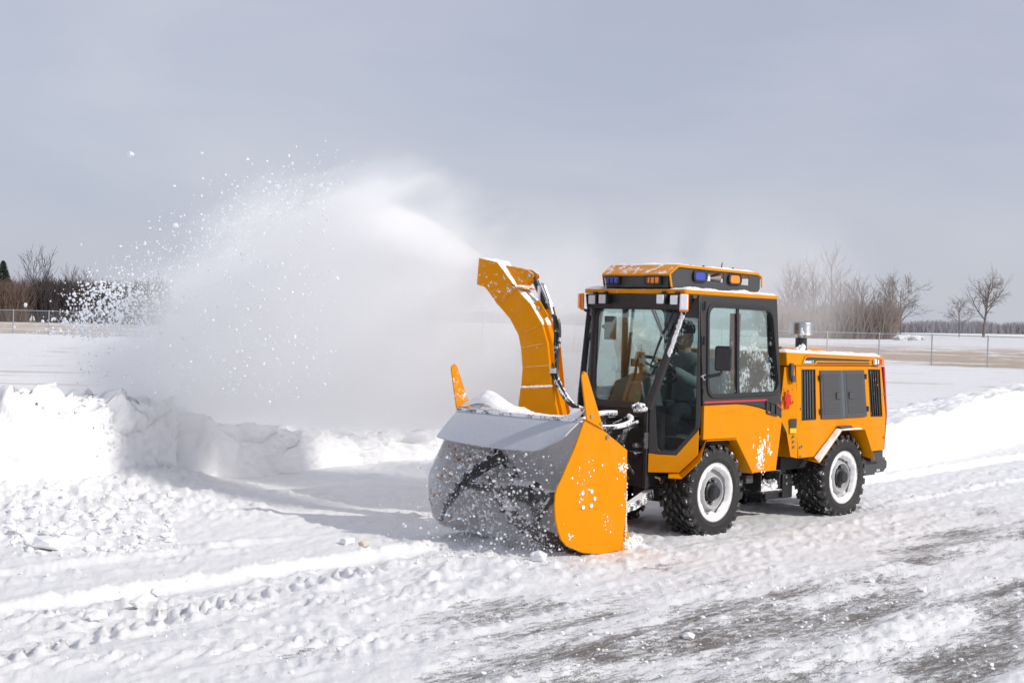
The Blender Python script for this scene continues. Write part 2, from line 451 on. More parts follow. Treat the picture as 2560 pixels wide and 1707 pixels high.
def chunk(name, loc, r, seed, sq, mt, parent=None):
    """angular broken block of snow: convex hull of random points"""
    rg_ = random.Random(seed); bm = bmesh.new()
    for i in range(22):
        d = Vector((rg_.gauss(0, 1), rg_.gauss(0, 1), rg_.gauss(0, 1))).normalized() * r * (0.75 + 0.4 * rg_.random())
        bm.verts.new((d.x * sq[0], d.y * sq[1], d.z * sq[2]))
    bmesh.ops.convex_hull(bm, input=list(bm.verts))
    for v in [v for v in bm.verts if not v.link_faces]: bm.verts.remove(v)
    me = bpy.data.meshes.new(name); bm.to_mesh(me); bm.free(); me.materials.append(mt)
    o = bpy.data.objects.new(name, me); o.location = loc; link(o, parent)
    return o
# ------------------------------------------------------------------ ground
RH = np.array([0.7010, -0.7131]); FH = np.array([0.7134, 0.7008])
CXY = np.array([CAM.x, CAM.y])
WALL = [(-5.2, 3.95), (-3.85, 4.02), (-3.25, 4.16), (-2.33, 4.36), (-1.95, 4.45), (-0.92, 4.64), (0.98, 4.98), (3.0, 5.35), (6.0, 5.9)]
WX = np.array([p[0] for p in WALL]); WY = np.array([p[1] for p in WALL])

def drift(x): return np.interp(x, [-9, -5.73, -4.39, -2.51, 4.76, 9.61, 40], [0.02, 0.13, 0.16, 0.25, 0.77, 1.12, 3.2])

def chevron(x, y, x0, y0, x1, y1, width, pitch, amp):
    """tyre-tread imprint between two points"""
    d = np.array([x1 - x0, y1 - y0]); L = np.hypot(*d); d = d / L
    s = (x - x0) * d[0] + (y - y0) * d[1]; q = -(x - x0) * d[1] + (y - y0) * d[0]
    m_ = sstep(-0.1, 0.2, s) * sstep(-0.1, 0.3, L - s) * sstep(width / 2 + 0.04, width / 2 - 0.03, np.abs(q))
    wob = 0.02 * (vnoise(s * 6, q * 6, 5) - 0.5)
    ph = (s + np.abs(q) * 0.75 + wob) / pitch + np.where(q > 0, 0.5, 0)
    tri = np.abs((ph % 1.0) - 0.42) * 2
    lug = sstep(0.25, 0.75, tri)
    edge = sstep(0.05, 0.0, np.abs(np.abs(q) - width / 2)) * 0.6
    amp = amp * (0.35 + 1.1 * fbm(x * 1.7, y * 1.7, 3, 15)); lug = lug * (0.4 + 1.1 * vnoise(s * 11, q * 9, 25))
    return m_ * (amp * (lug - 0.55) + 0) + amp * edge * sstep(-0.1, 0.2, s) * sstep(-0.1, 0.3, L - s) * (0.4 + vnoise(s * 9, q * 9, 8))

def ridge(x, q, wid, hgt, s):
    n_ = fbm(x * 2.2, q * 5, 4, s)
    ww = wid * (0.7 + 0.6 * n_)
    return hgt * np.clip(1.0 - np.abs(q) / ww, 0, 1) ** 0.7 * (0.55 + 0.9 * fbm(x * 9, q * 14, 3, s + 4))

def ground_h(x, y):
    dist = np.hypot(x - CAM.x, y - CAM.y)
    near = sstep(45, 16, dist)
    h = 0.012 * (fbm(x * 0.9, y * 1.6, 4, 3) - 0.5)
    # bare / covered mask, streaked along the direction of travel
    yy = y - 0.06 * x
    sx = 0.55; sy = 2.1
    st = fbm(x * sx + 0.5 * fbm(x, y, 2, 77), yy * sy, 6, 21, 0.62)
    bare_zone = sstep(-0.9, -3.0, y - 0.03 * x) * 0.25 + sstep(-5.6, -3.2, x) * sstep(-1.2, -2.6, y) * 0.12 - sstep(-1.0, 0.2, y) * 0.5 - sstep(-4.2, -6.0, x) * 0.06
    snow = np.clip((st - 0.36 - bare_zone * 0.50) * 3.6 + 1.13, 0, 1.4)
    fine = fbm(x * 7, yy * 16, 4, 31, 0.6)
    h = h + near * (0.022 * snow + 0.016 * snow * (fine - 0.4) + 0.006 * (fine - 0.5))
    clump = fbm(x * 12, y * 12, 3, 41)
    cl_zone = sstep(0.42, 0.62, fbm(x * 0.7, yy * 2.4, 3, 51))
    h = h + near * cl_zone * snow * 0.055 * np.clip(clump - 0.5, 0, 1)
    q = y - drift(x)
    # plough lines
    mk = sstep(-1.9, -2.5, x) + sstep(2.6, 3.4, x)
    h = h + near * mk * ridge(x, q, 0.085, 0.065, 61)
    h = h - near * mk * 0.02 * np.exp(-((q + 0.16) / 0.09) ** 2)
    h = h + near * sstep(-2.6, -3.4, x) * ridge(x, q - 1.02, 0.09, 0.055, 71) * (0.5 + 0.5 * vnoise(x * 14, y * 3, 3))
    h = h + near * sstep(2.6, 3.4, x) * ridge(x, q + 1.15, 0.06, 0.035, 81)
    h = h + near * 0.5 * ridge(x, y + 1.0 - 0.03 * x, 0.25, 0.035, 91)
    h = h + near * 0.8 * ridge(x, y + 2.35 - 0.10 * x, 0.22, 0.045, 95)
    h = h + near * 0.8 * ridge(x, y + 3.35 - 0.05 * x, 0.20, 0.05, 99)
    # tyre tracks
    h = h + chevron(x, y, -7.4, -1.15, -3.2, -0.10, 0.34, 0.135, 0.032)
    h = h + chevron(x, y, -6.9, 0.42, -3.3, -1.22, 0.30, 0.135, 0.026)
    h = h + chevron(x, y, -7.6, -0.62, -4.3, -1.75, 0.30, 0.135, 0.022)
    h = h + chevron(x, y, 2.2, -0.47, 14.0, -0.1, 0.30, 0.12, 0.015)
    h = h + chevron(x, y, -6.5, -1.9, -1.0, -1.6, 0.30, 0.12, 0.012)
    # rubble apron at the foot of the cut wall
    wy = np.interp(x, WX, WY); dw = wy - y
    ap = sstep(-0.9, -2.6, x)
    lum = fbm(x * 5, y * 5, 4, 101, 0.6); lum2 = np.clip(fbm(x * 11, y * 11, 3, 105) - 0.45, 0, 1)
    h = h + ap * sstep(2.9, 0.0, dw) * (0.04 + (0.10 + 0.12 * sstep(-2.9, -2.2, x)) * np.exp(-np.clip(dw, 0, 9) / 0.75)) * (0.55 + 0.9 * lum)
    h = h + ap * sstep(2.7, 1.2, dw) * 0.15 * lum2
    h = h + sstep(2.5, 3.5, y) * 0.05 * sstep(20, 5, dist) * fbm(x * 1.5, y * 1.5, 3, 111)
    # rough strip thrown beside the blower
    h = h + near * sstep(0.9, 0.1, np.abs(y + 0.35)) * sstep(-1.5, -2.2, x) * sstep(-5.5, -3.0, x) * 0.10 * np.clip(fbm(x * 6, y * 6, 4, 121) - 0.42, 0, 1)
    # field
    far = sstep(14, 40, dist)
    h = h + far * 0.16 * (fbm(x * 0.2, y * 0.2, 4, 131) - 0.5)
    h = h + sstep(120, 300, dist) * sstep(0.2, 0.38, ((x - CAM.x) * RH[0] + (y - CAM.y) * RH[1]) / np.maximum(dist, 1)) * 1.1
    lat = ((x - CAM.x) * RH[0] + (y - CAM.y) * RH[1]) / np.maximum(dist, 1)
    gband = sstep(66, 76, dist) * sstep(190, 100, dist) * sstep(-0.05, 0.12, lat) + 0.75 * sstep(90, 100, dist) * sstep(0.0, -0.15, lat)
    lx_ = (x - CAM.x) * RH[0] + (y - CAM.y) * RH[1]
    gn_ = fbm(lx_ * 0.10, dist * 0.45, 5, 141, 0.65)
    grass = gband * sstep(0.26, 0.56, gn_) + 0.5 * sstep(22, 32, dist) * sstep(70, 60, dist) * sstep(0.55, 0.75, fbm(lx_ * 0.16, dist * 0.9, 4, 151, 0.6))
    return h, snow * near + (1 - near), grass

dd = [2.6]
while dd[-1] < 42: dd.append(dd[-1] * 1.0046)
while dd[-1] < 1500: dd.append(dd[-1] * 1.03)
dd = np.array(dd)
kk = np.concatenate([-np.geomspace(2.4, 0.47, 26), np.linspace(-0.46, 0.46, 640), np.geomspace(0.47, 2.4, 26)])
Dm, Km = np.meshgrid(dd, kk, indexing='ij')
Gx = CXY[0] + Dm * FH[0] + Dm * Km * RH[0]; Gy = CXY[1] + Dm * FH[1] + Dm * Km * RH[1]
gh, gs, gg = ground_h(Gx.ravel(), Gy.ravel())

t = NT('snow_covered_lot'); pos = t.n('ShaderNodeNewGeometry').outputs['Position']
mpn = t.n('ShaderNodeMapping'); mpn.inputs['Scale'].default_value = (0.7, 2.6, 1.0); mpn.inputs['Rotation'].default_value = (0, 0, -0.06); t.l(pos, mpn.inputs[0])
asn = t.n('ShaderNodeAttribute', attribute_name='snow').outputs['Fac']
agr = t.n('ShaderNodeAttribute', attribute_name='grass').outputs['Fac']
f1 = t.noise(mpn.outputs[0], 13, 6, 0.75); f2 = t.noise(pos, 120, 4, 0.7)
k = t.math('ADD', asn, t.math('ADD', t.math('MULTIPLY', t.math('SUBTRACT', f1, 0.5), 3.4), t.math('MULTIPLY', t.math('SUBTRACT', f2, 0.5), 2.6)))
fs = t.ramp(k, -0.45, 0.75)
asph = t.mixc(t.noise(pos, 60, 5, 0.7), (0.10, 0.083, 0.07), (0.26, 0.22, 0.19))
sncol = t.mixc(t.noise(pos, 3.0, 5, 0.6), (0.79, 0.79, 0.805), (0.88, 0.88, 0.885))
c = t.mixc(fs, asph, sncol)
gn = t.noise(pos, 2.2, 5, 0.8)
gf = t.ramp(t.math('MULTIPLY', agr, t.math('ADD', gn, 0.35)), 0.10, 0.65)
c = t.mixc(t.math('MULTIPLY', gf, 0.8), c, (0.46, 0.33, 0.22))
hb = t.math('ADD', t.math('MULTIPLY', fs, 0.5), t.math('ADD', t.math('MULTIPLY', f2, 0.35), t.math('MULTIPLY', f1, 0.3)))
rr = t.math('ADD', t.math('MULTIPLY', fs, 0.35), 0.42)
gm = t.done(t.bsdf(c, rr, 0, t.bump(hb, 0.8, 0.025), 0.3))
ground = grid_mesh('ground', np.stack([Gx.ravel(), Gy.ravel(), gh], 1), len(dd), len(kk), gm, attrs={'snow': gs, 'grass': gg})
tag(ground, 'snow covered lot with plough lines, tyre tracks and bare asphalt patches', None, None, 'structure')
pl = MB(); pl.add([(-4000, -4000, -0.35), (4000, -4000, -0.35), (4000, 4000, -0.35), (-4000, 4000, -0.35)], [(0, 1, 2, 3)])
tag(pl.build('snow_plain', M['snow'], smooth=False), 'flat snow plain reaching the horizon', None, None, 'structure')

def gz(x, y):
    return float(ground_h(np.array([x]), np.array([y]))[0][0])

# ------------------------------------------------------------------ snow banks
def bank(name, path, hts, face, top, back, seed, ds, label, lean=0.06, rough=1.0, cols=1.0):
    P = np.array(path); seg = np.hypot(*np.diff(P, axis=0).T); S = np.concatenate([[0], np.cumsum(seg)])
    ns = int(S[-1] / ds) + 1; s_ = np.linspace(0, S[-1], ns)
    bx = np.interp(s_, S, P[:, 0]); by = np.interp(s_, S, P[:, 1]); hh = np.interp(s_, S, hts)
    tx = np.gradient(bx, s_); ty = np.gradient(by, s_); L = np.hypot(tx, ty); nx = ty / L; ny = -tx / L    # outward (towards the camera side)
    nf, ntp, nb = face, top, back
    prof = []
    for i in range(nf): prof.append(('f', i / (nf - 1)))
    for i in range(1, ntp): prof.append(('t', i / (ntp - 1)))
    for i in range(1, nb): prof.append(('b', i / (nb - 1)))
    nv = len(prof); V = np.zeros((ns, nv, 3))
    # vertical creases in the cut face
    crease = fbm(s_ * 1.5 * cols, s_ * 0, 3, seed)
    colw = (np.abs(vnoise(s_ * 2.3 * cols, s_ * 0 + 3, seed + 9) - 0.5) * 2) ** 0.9
    thick = 0.9
    for j, (kd, u) in enumerate(prof):
        if kd == 'f':
            z = hh * u; o_ = -lean * z
            z = z + 0
        elif kd == 't':
            o_ = -lean * hh - thick * u; z = hh * (1 - 0.12 * u)
        else:
            o_ = -lean * hh - thick - 1.6 * u; z = hh * 0.88 * (1 - u ** 0.8) - 0.06 * u
        env = 1.0 if kd != 'b' else 1 - u
        fade = min(1.0, u * 6) if kd == 'f' else 1.0
        big = fbm(s_ * 1.6, z * 0.9 + o_ * 1.2 + 11, 3, seed + 2) - 0.5
        med = fbm(s_ * 4.5, z * 3.2 + o_ * 4, 4, seed + 5, 0.6) - 0.5
        fin = fbm(s_ * 14, z * 14 + o_ * 14, 3, seed + 7, 0.6) - 0.5
        upf = (u ** 3 if kd == 'f' else 1.0)
        dn = rough * (0.30 * big * (0.6 + 0.4 * upf) + (0.10 + 0.20 * upf) * med * 0.8 + 0.035 * fin * (0.5 + upf)) + 0.16 * rough * (colw - 0.5) * (1 if kd == 'f' else max(0, 1 - 3 * u)) + 0.10 * rough * (crease - 0.5)
        wx_ = s_ * 2.6 + 0.8 * fbm(s_ * 2, z * 2 + o_ * 2, 2, seed + 31); wz_ = z * 3.0 + o_ * 2.6 + 0.8 * fbm(s_ * 2 + 9, z * 2 + o_ * 2, 2, seed + 33)
        w1_, w2_, wr_ = worley(wx_, wz_, seed)
        w3_, w4_, wr2_ = worley(wx_ * 2.7, wz_ * 2.7, seed + 3)
        crk = sstep(0.0, 0.16, w2_ - w1_); crk2 = sstep(0.0, 0.2, w4_ - w3_)
        dn = dn + rough * ((0.16 * (wr_ - 0.5) - 0.07 * (1 - crk)) * (0.12 + 0.88 * upf) + (0.05 * (wr2_ - 0.5) - 0.02 * (1 - crk2)) * (0.15 + 0.85 * upf))
        topn = fbm(s_ * 3.2 + 5, o_ * 3.5, 4, seed + 13, 0.6) - 0.5
        dz = rough * (0.30 * topn * upf + 0.05 * fin * upf + 0.16 * (wr_ - 0.5) * upf + 0.05 * (wr2_ - 0.5) * upf - 0.05 * (1 - crk) * upf) * env * np.clip(hh, 0.2, 1.0)
        V[:, j, 0] = bx + nx * (o_ + dn * env * (0.35 + 0.65 * fade))
        V[:, j, 1] = by + ny * (o_ + dn * env * (0.35 + 0.65 * fade))
        V[:, j, 2] = np.maximum(z + dz - 0.05, -0.08)
    o = grid_mesh(name, V.reshape(-1, 3), ns, nv, M['snow'])
    return tag(o, label, 'snow bank')

bank('snow_bank', [(-4.15, 5.6), (-4.05, 4.75), (-3.95, 4.15), (-3.6, 4.10), (-3.25, 4.16), (-2.33, 4.36), (-1.95, 4.45), (-0.92, 4.64), (0.98, 4.98), (3.0, 5.35), (6.0, 5.9), (7, 6.3)],
     [0.1, 0.6, 1.02, 1.12, 1.06, 0.92, 0.90, 0.66, 0.42, 0.36, 0.4, 0.0], 44, 26, 14, 201, 0.024, 'tall cut snow wall with vertical creases at the left, fading into blown snow')
bank('snow_bank', [(0.2, 1.3), (1.6, 1.0), (3.4, 0.98), (6.41, 1.12), (8.56, 1.45), (11.84, 2.1), (20, 4.2), (40, 10)],
     [0.0, 0.3, 0.55, 0.60, 0.68, 0.8, 0.85, 0.8], 30, 20, 14, 301, 0.045, 'low white snow bank running behind the rear of the tractor to the right edge', lean=0.55, rough=0.5, cols=0.7)
# ------------------------------------------------------------------ tractor
TR = empty('tractor', (0, 0, 0))
tag(TR, 'yellow articulated municipal tractor with black cab and rear engine box on the snowy lot', 'tractor')
def yc(z): return -0.63 + 0.06 * max(0.0, z - 1.1) / 0.9
def CS(sg, dy=0.0):
    """cab side: measured (x, z) -> 3D, sg=-1 near side, +1 far side"""
    def f(x, z):
        y = yc(z); xx = x + 1.3 * (y + 0.63)
        return (xx, (y - dy) if sg < 0 else -(y - dy), z)
    return f
def yr(z): return -0.63 + 0.05 * min(1.2, max(0.0, z - 0.93) / 0.45)
def RS(sg, dy=0.0):
    def f(x, z):
        y = yr(z); xx = x + 1.3 * (y + 0.63)
        return (xx, (y - dy) if sg < 0 else -(y - dy), z)
    return f

def make_cab_door(sg):
    frame = [(-0.215, 1.10), (-0.29, 1.985), (0.812, 1.985), (0.925, 0.957), (0.84, 0.997), (0.70, 1.035), (0.56, 1.064), (0.40, 1.088), (0.26, 1.099)]
    hole = rnd([(-0.150, 1.175), (-0.178, 1.90), (0.735, 1.885), (0.868, 1.185)], 0.10, 5)
    d = panel(frame, [hole], CS(sg), (0, -sg * 0.035, 0)).build('door_frame', M['black_cab'], TR, 0.006)
    # rubber gasket standing proud round the opening
    h2 = rnd([(-0.172, 1.150), (-0.200, 1.925), (0.752, 1.910), (0.892, 1.160)], 0.12, 5)
    panel(h2, [rnd([(-0.142, 1.183), (-0.170, 1.892), (0.727, 1.877), (0.858, 1.193)], 0.095, 5)], CS(sg, 0.012), (0, -sg * 0.02, 0)).build('window_gasket', M['black'], d, 0.004)
    g1 = [(-0.150, 1.175), (-0.178, 1.90), (0.275, 1.895), (0.315, 1.18)]
    g2 = [(0.285, 1.18), (0.245, 1.895), (0.735, 1.885), (0.868, 1.185)]
    panel(g1, [], CS(sg, -0.018), (0, -sg * 0.004, 0)).build('window_pane', M['glass_side'], d)
    panel(g2, [], CS(sg, -0.026), (0, -sg * 0.004, 0)).build('window_pane', M['glass_side'], d)
    panel([(0.262, 1.18), (0.236, 1.895), (0.262, 1.895), (0.300, 1.18)], [], CS(sg, -0.006), (0, -sg * 0.018, 0)).build('window_divider', M['black'], d, 0.003)
    # yellow lower door skin
    low = [(-0.20, 1.094), (0.26, 1.094), (0.40, 1.083), (0.56, 1.059), (0.70, 1.030), (0.84, 0.992), (0.929, 0.950), (0.854, 0.508), (0.51, 0.506), (0.256, 0.811), (-0.158, 0.816), (-0.20, 0.816)]
    pp = panel(low, [], CS(sg, 0.002), (0, -sg * 0.03, 0)).build('lower_door_panel', M['paint'], TR, 0.006)
    panel([(-0.2, 1.128), (0.69, 1.128), (0.69, 1.112), (-0.2, 1.112)], [], CS(sg, 0.003), (0, -sg * 0.004, 0)).build('red_stripe', M['stripe_red'], d)
    panel([(0.84, 1.092), (0.925, 1.04), (0.925, 1.02), (0.84, 1.074)], [], CS(sg, 0.003), (0, -sg * 0.004, 0)).build('red_stripe', M['stripe_red'], d)
    # recessed handle
    hp = rnd([(0.672, 1.004), (0.672, 1.122), (0.838, 1.086), (0.843, 0.972)], 0.02, 3)
    hi = rnd([(0.695, 1.015), (0.695, 1.102), (0.815, 1.075), (0.82, 0.990)], 0.012, 3)
    hd = panel(hp, [hi], CS(sg, 0.012), (0, -sg * 0.02, 0)).build('door_handle', M['black_cab'], d, 0.004)
    panel(hi, [], CS(sg, 0.001), (0, -sg * 0.004, 0)).build('handle_recess', M['mirror'], d)
    panel([(0.745, 1.005), (0.745, 1.09), (0.80, 1.075), (0.80, 0.993)], [], CS(sg, 0.008), (0, -sg * 0.012, 0)).build('handle_lever', M['black_cab'], d, 0.003)
    # wheel-arch lip
    mb = MB()
    lip = [(0.505, 0.508), (0.252, 0.807), (-0.158, 0.812)]
    r0 = [Vector(CS(sg, 0.010)(x, z)) for x, z in lip]; r1 = [Vector(CS(sg, -0.16)(x, z)) for x, z in lip]
    mb.loft([[a, b, b + Vector((-0.006, 0, -0.006)), a + Vector((-0.006, 0, -0.006))] for a, b in zip(r0, r1)])
    mb.build('wheel_arch', M['paint'], TR)
    # hinges on the front post
    for z in (1.90, 1.62, 1.22):
        q = CS(sg, 0.02)(-0.245, z); MB().cyl((q[0], q[1], z - 0.035), (q[0], q[1], z + 0.035), 0.010, 8).build('door_hinge', M['black'], TR)
    return d
for sg in (-1, 1): make_cab_door(sg)

# wedge between door post and narrow nose: bilinear surface between two vertical-ish edges
def edgeA(z):
    if z <= 1.09: return Vector((-0.49, -0.305, z))
    k_ = (z - 1.09) / 0.78; return Vector((-0.49 + 0.21 * k_, -0.305 - 0.168 * k_, z))
def edgeB(z):
    y = yc(z); return Vector((-0.255 + 1.3 * (y + 0.63) * 0.5, y + 0.004, z))
def CH(sg, d=0.0):
    def f(s_, z):
        a = edgeA(z); b = edgeB(z); p = a + (b - a) * s_ + Vector((-0.82, -0.57, 0)) * d
        return (p.x, p.y if sg < 0 else -p.y, z)
    return f
for sg in (-1, 1):
    out_ = Vector((-0.82, -0.57 if sg < 0 else 0.57, 0))
    outer = [(0.0, 0.70), (0.0, 1.09), (0.0, 1.48), (0.0, 1.87), (1.0, 1.985), (1.0, 1.5), (1.0, 1.1), (1.0, 0.90), (0.56, 0.69), (0.2, 0.69)]
    hole = rnd([(0.17, 0.76), (0.11, 1.09), (0.11, 1.40), (0.16, 1.80), (0.93, 1.80), (0.93, 1.4), (0.93, 0.92), (0.53, 0.725), (0.22, 0.72)], [0.05, 0.0, 0.0, 0.03, 0.03, 0.0, 0.04, 0.05, 0.03], 3)
    fr = panel(outer, [hole], CH(sg, 0.0), out_ * 0.03).build('quarter_window_frame', M['black_cab'], TR, 0.004)
    panel(hole, [], CH(sg, 0.010), out_ * 0.004).build('window_pane', M['glass_quarter'], fr)
    lowp = [(0.0, 0.545), (0.0, 0.70), (0.2, 0.69), (0.56, 0.69), (1.0, 0.90), (1.0, 0.70), (0.63, 0.55)]
    yl_ = panel(lowp, [], CH(sg, 0.004), out_ * 0.03).build('corner_panel', M['paint'], TR, 0.004)
    # folded fender lip round the front of the wheel
    e = [Vector(CH(sg, 0.0)(0.42, 0.546)), Vector(CH(sg, 0.0)(0.63, 0.552)), Vector(CH(sg, 0.0)(1.0, 0.702)), Vector(CS(sg, 0.0)(-0.165, 0.815))]
    o2 = [e[0] + out_ * 0.10 + Vector((0, 0, -0.030)), e[1] + out_ * 0.115 + Vector((0.015, sg * 0.02, -0.035)), e[2] + out_ * 0.085 + Vector((0.01, sg * 0.015, -0.045)), e[3] + Vector((-0.012, sg * 0.012, -0.005))]
    MB().loft([[a, b, b + Vector((0, 0, -0.006)), a + Vector((0, 0, -0.006))] for a, b in zip(e, o2)]).build('fender_lip', M['paint'], TR, 0.002)
    # door post
    MB().loft([[Vector(CH(sg, q)(s_, z)) for q, s_ in ((0.0, 0.93), (0.05, 0.93), (0.05, 1.02), (0.0, 1.02))] for z in (0.92, 1.1, 1.5, 1.99)]).build('door_post', M['black_cab'], TR, 0.006)
    # windscreen pillar bar with snow stuck to its upper half
    a = Vector(CH(sg, 0.02)(0.0, 1.05)); b = Vector(CH(sg, 0.02)(0.0, 1.90))
    pil = MB().tube([a, b], 0.026, 10).build('windscreen_pillar', M['black_cab'], TR)
    if sg < 0:
        mb = MB(); r_ = random.Random(3)
        for i in range(60):
            k_ = 0.52 + 0.44 * i / 60
            p = a + (b - a) * k_ + Vector((-0.016, -0.012, 0.004)); mb.lump(p, 0.017 + 0.008 * r_.random(), r_, (0.55, 1, 1.3))
        mb.build('stuck_snow', M['snowfine'], pil)

# nose below the windscreen
nose = MB().hexa([(-0.49, -0.30, 0.42), (-0.49, -0.30, 1.075), (-0.49, 0.30, 0.42), (-0.49, 0.30, 1.075), (-0.30, -0.32, 0.42), (-0.30, -0.32, 1.075), (-0.30, 0.32, 0.42), (-0.30, 0.32, 1.075)]).build('nose_panel', M['black'], TR, 0.01)
rn = random.Random(5)
for i in range(16):      # hydraulic couplers and valves on the nose
    y = -0.26 + 0.5 * rn.random(); z = 0.55 + 0.45 * rn.random()
    MB().cyl((-0.49, y, z), (-0.56 - 0.05 * rn.random(), y, z), 0.017, 10).cyl((-0.56, y, z), (-0.585, y, z), 0.022, 6).build('hydraulic_coupler', M['dullsteel'] if i % 3 else M['blacks'], nose)
for i in range(9):
    y = -0.24 + 0.055 * i; z = 0.95 - 0.05 * (i % 3)
    MB().tube([(-0.56, y, z), (-0.66, y + 0.01, z - 0.03), (-0.72, y + 0.02, z - 0.16), (-0.66, y + 0.03, z - 0.32), (-0.60, y, z - 0.42)], 0.013, 8).build('hydraulic_hose', M['hose'], nose)
MB().box((-0.53, -0.31, 0.80), (0.06, 0.015, 0.13)).cyl((-0.55, -0.32, 0.80), (-0.55, -0.30, 0.80), 0.022, 10).build('nose_bracket', M['grey'], nose, 0.004)
for y in (-0.295, 0.295): MB().box((-0.51, y, 0.74), (0.04, 0.035, 0.66)).build('nose_post', M['black_cab'], nose, 0.005)
mb = MB(); r_ = random.Random(9)
for i in range(34):
    mb.lump((-0.60 + 0.07 * r_.random(), -0.30 + 0.09 * r_.random(), 1.04 + 0.05 * r_.random()), 0.018 * (0.5 + r_.random()), r_)
mb.build('snow_clump', M['frosty'], nose)['kind'] = 'stuff'

# windscreen
WT = lambda y, z: (-0.49 + 0.21 * (z - 1.09) / 0.78 - 0.005, y, z)
def wy(z): return 0.305 + 0.168 * (z - 1.09) / 0.78
wo = [(-wy(1.05), 1.05), (-wy(1.90), 1.90), (wy(1.90), 1.90), (wy(1.05), 1.05)]
wi = rnd([(-wy(1.105) + 0.035, 1.105), (-wy(1.86) + 0.03, 1.86), (wy(1.86) - 0.03, 1.86), (wy(1.105) - 0.035, 1.105)], 0.06, 4)
wf = panel(wo, [wi], WT, (-0.02, 0, 0)).build('windscreen_frame', M['black_cab'], TR, 0.004)
panel(wi, [], lambda a, b: (WT(a, b)[0] - 0.008, a, b), (-0.005, 0, 0)).build('windscreen_glass', M['glass'], wf)
# wipers
def wiper(p):
    o_ = [Vector(WT(y, z)) + Vector((-0.05, 0, 0)) for y, z in p]
    return o_
p0, p1, p2, p3 = wiper([(-0.10, 1.955), (-0.335, 1.655), (-0.41, 1.86), (-0.275, 1.405)])
wp = MB().tube([p0, p1], 0.008, 6).tube([p0 + Vector((0, -0.03, 0)), p1 + Vector((0, -0.004, 0.03))], 0.006, 6).build('wiper_arm', M['dullsteel'], TR)
MB().tube([p2, p1, p3], [0.006, 0.013, 0.006], 6).build('wiper_blade', M['black'], wp)
MB().lump(p1, 0.022, RNG).build('wiper_joint', M['dullsteel'], wp)

# rear wall of the cab with its own window
rw = panel([(-0.60, 0.95), (-0.55, 1.985), (0.55, 1.985), (0.60, 0.95)], [rnd([(-0.50, 1.18), (-0.47, 1.90), (0.47, 1.90), (0.50, 1.18)], 0.06, 4)], lambda y, z: (0.895 - 0.02 * (z - 1), y, z), (0.03, 0, 0)).build('rear_wall', M['black_cab'], TR, 0.004)
panel(rnd([(-0.50, 1.18), (-0.47, 1.90), (0.47, 1.90), (0.50, 1.18)], 0.06, 4), [], lambda y, z: (0.905 - 0.02 * (z - 1), y, z), (0.005, 0, 0)).build('window_pane', M['glass'], rw)
MB().box((0.20, 0, 0.60), (1.0, 0.6, 0.05)).box((0.86, 0, 0.8), (0.05, 1.15, 0.4)).build('cab_floor', M['under'], TR)

# roof
RXY = rnd([(-0.375, -0.545), (-0.375, 0.545), (0.925, 0.56), (0.925, -0.56)], [0.03, 0.03, 0.03, 0.03], 3)
rf = panel(RXY, [], lambda x, y: (x, y, 1.988 - 0.010 * x), (0, 0, 0.036)).build('roof', M['paint_top'], TR, 0.005)
vz = MB().hexa([(-0.35, -0.53, 1.865), (-0.365, -0.535, 1.985), (-0.35, 0.53, 1.865), (-0.365, 0.535, 1.985), (-0.25, -0.53, 1.865), (-0.25, -0.535, 1.985), (-0.25, 0.53, 1.865), (-0.25, 0.535, 1.985)])
vz.build('visor_panel', M['black'], TR, 0.006)
snow_sheet('roof_snow', lambda u, v: (-0.36 + 1.27 * u, -0.548 + 0.19 * v, 2.027 - 0.01 * (-0.36 + 1.27 * u)), 110, 18, 0.020, 21, rf)
snow_sheet('roof_snow', lambda u, v: (-0.36 + 1.27 * u, 0.36 + 0.185 * v, 2.027 - 0.01 * (-0.36 + 1.27 * u)), 80, 12, 0.020, 22, rf)
# work lamps under the visor
for y, z, mk in ((0.40, 1.935, 'lamp'), (0.285, 1.94, 'lamp'), (-0.335, 1.945, 'lampsnow'), (-0.475, 1.94, 'lampsnow')):
    lamp = MB().box((-0.40, y, z), (0.06, 0.085, 0.085)).build('work_lamp', M['black'], TR, 0.012)
    MB().box((-0.434, y, z), (0.012, 0.072, 0.074)).build('lamp_lens', M[mk], lamp, 0.010, seg=3)
    MB().box((-0.385, y, z + 0.052), (0.03, 0.03, 0.03)).build('lamp_bracket', M['black'], lamp)
# corner marker lamps
for sg in (-1, 1):
    R_ = Matrix.Rotation(math.radians(35) * -sg, 3, 'Z')
    c_ = Vector((-0.405, sg * 0.555, 1.918))
    mk = MB().box(c_ + R_ @ Vector((0.014, 0, 0)), (0.030, 0.075, 0.145), R_).build('marker_lamp', M['orange_lens'], TR, 0.014, seg=3)
    MB().box(c_ + R_ @ Vector((-0.010, 0, 0.006)), (0.018, 0.062, 0.125), R_).build('marker_lens', M['lampsnow'] if sg < 0 else M['orange_lens'], mk, 0.008, seg=3)
    MB().cyl((-0.38, sg * 0.53, 1.85), (-0.34, sg * 0.51, 1.83), 0.012, 8).build('lamp_stalk', M['black'], mk)

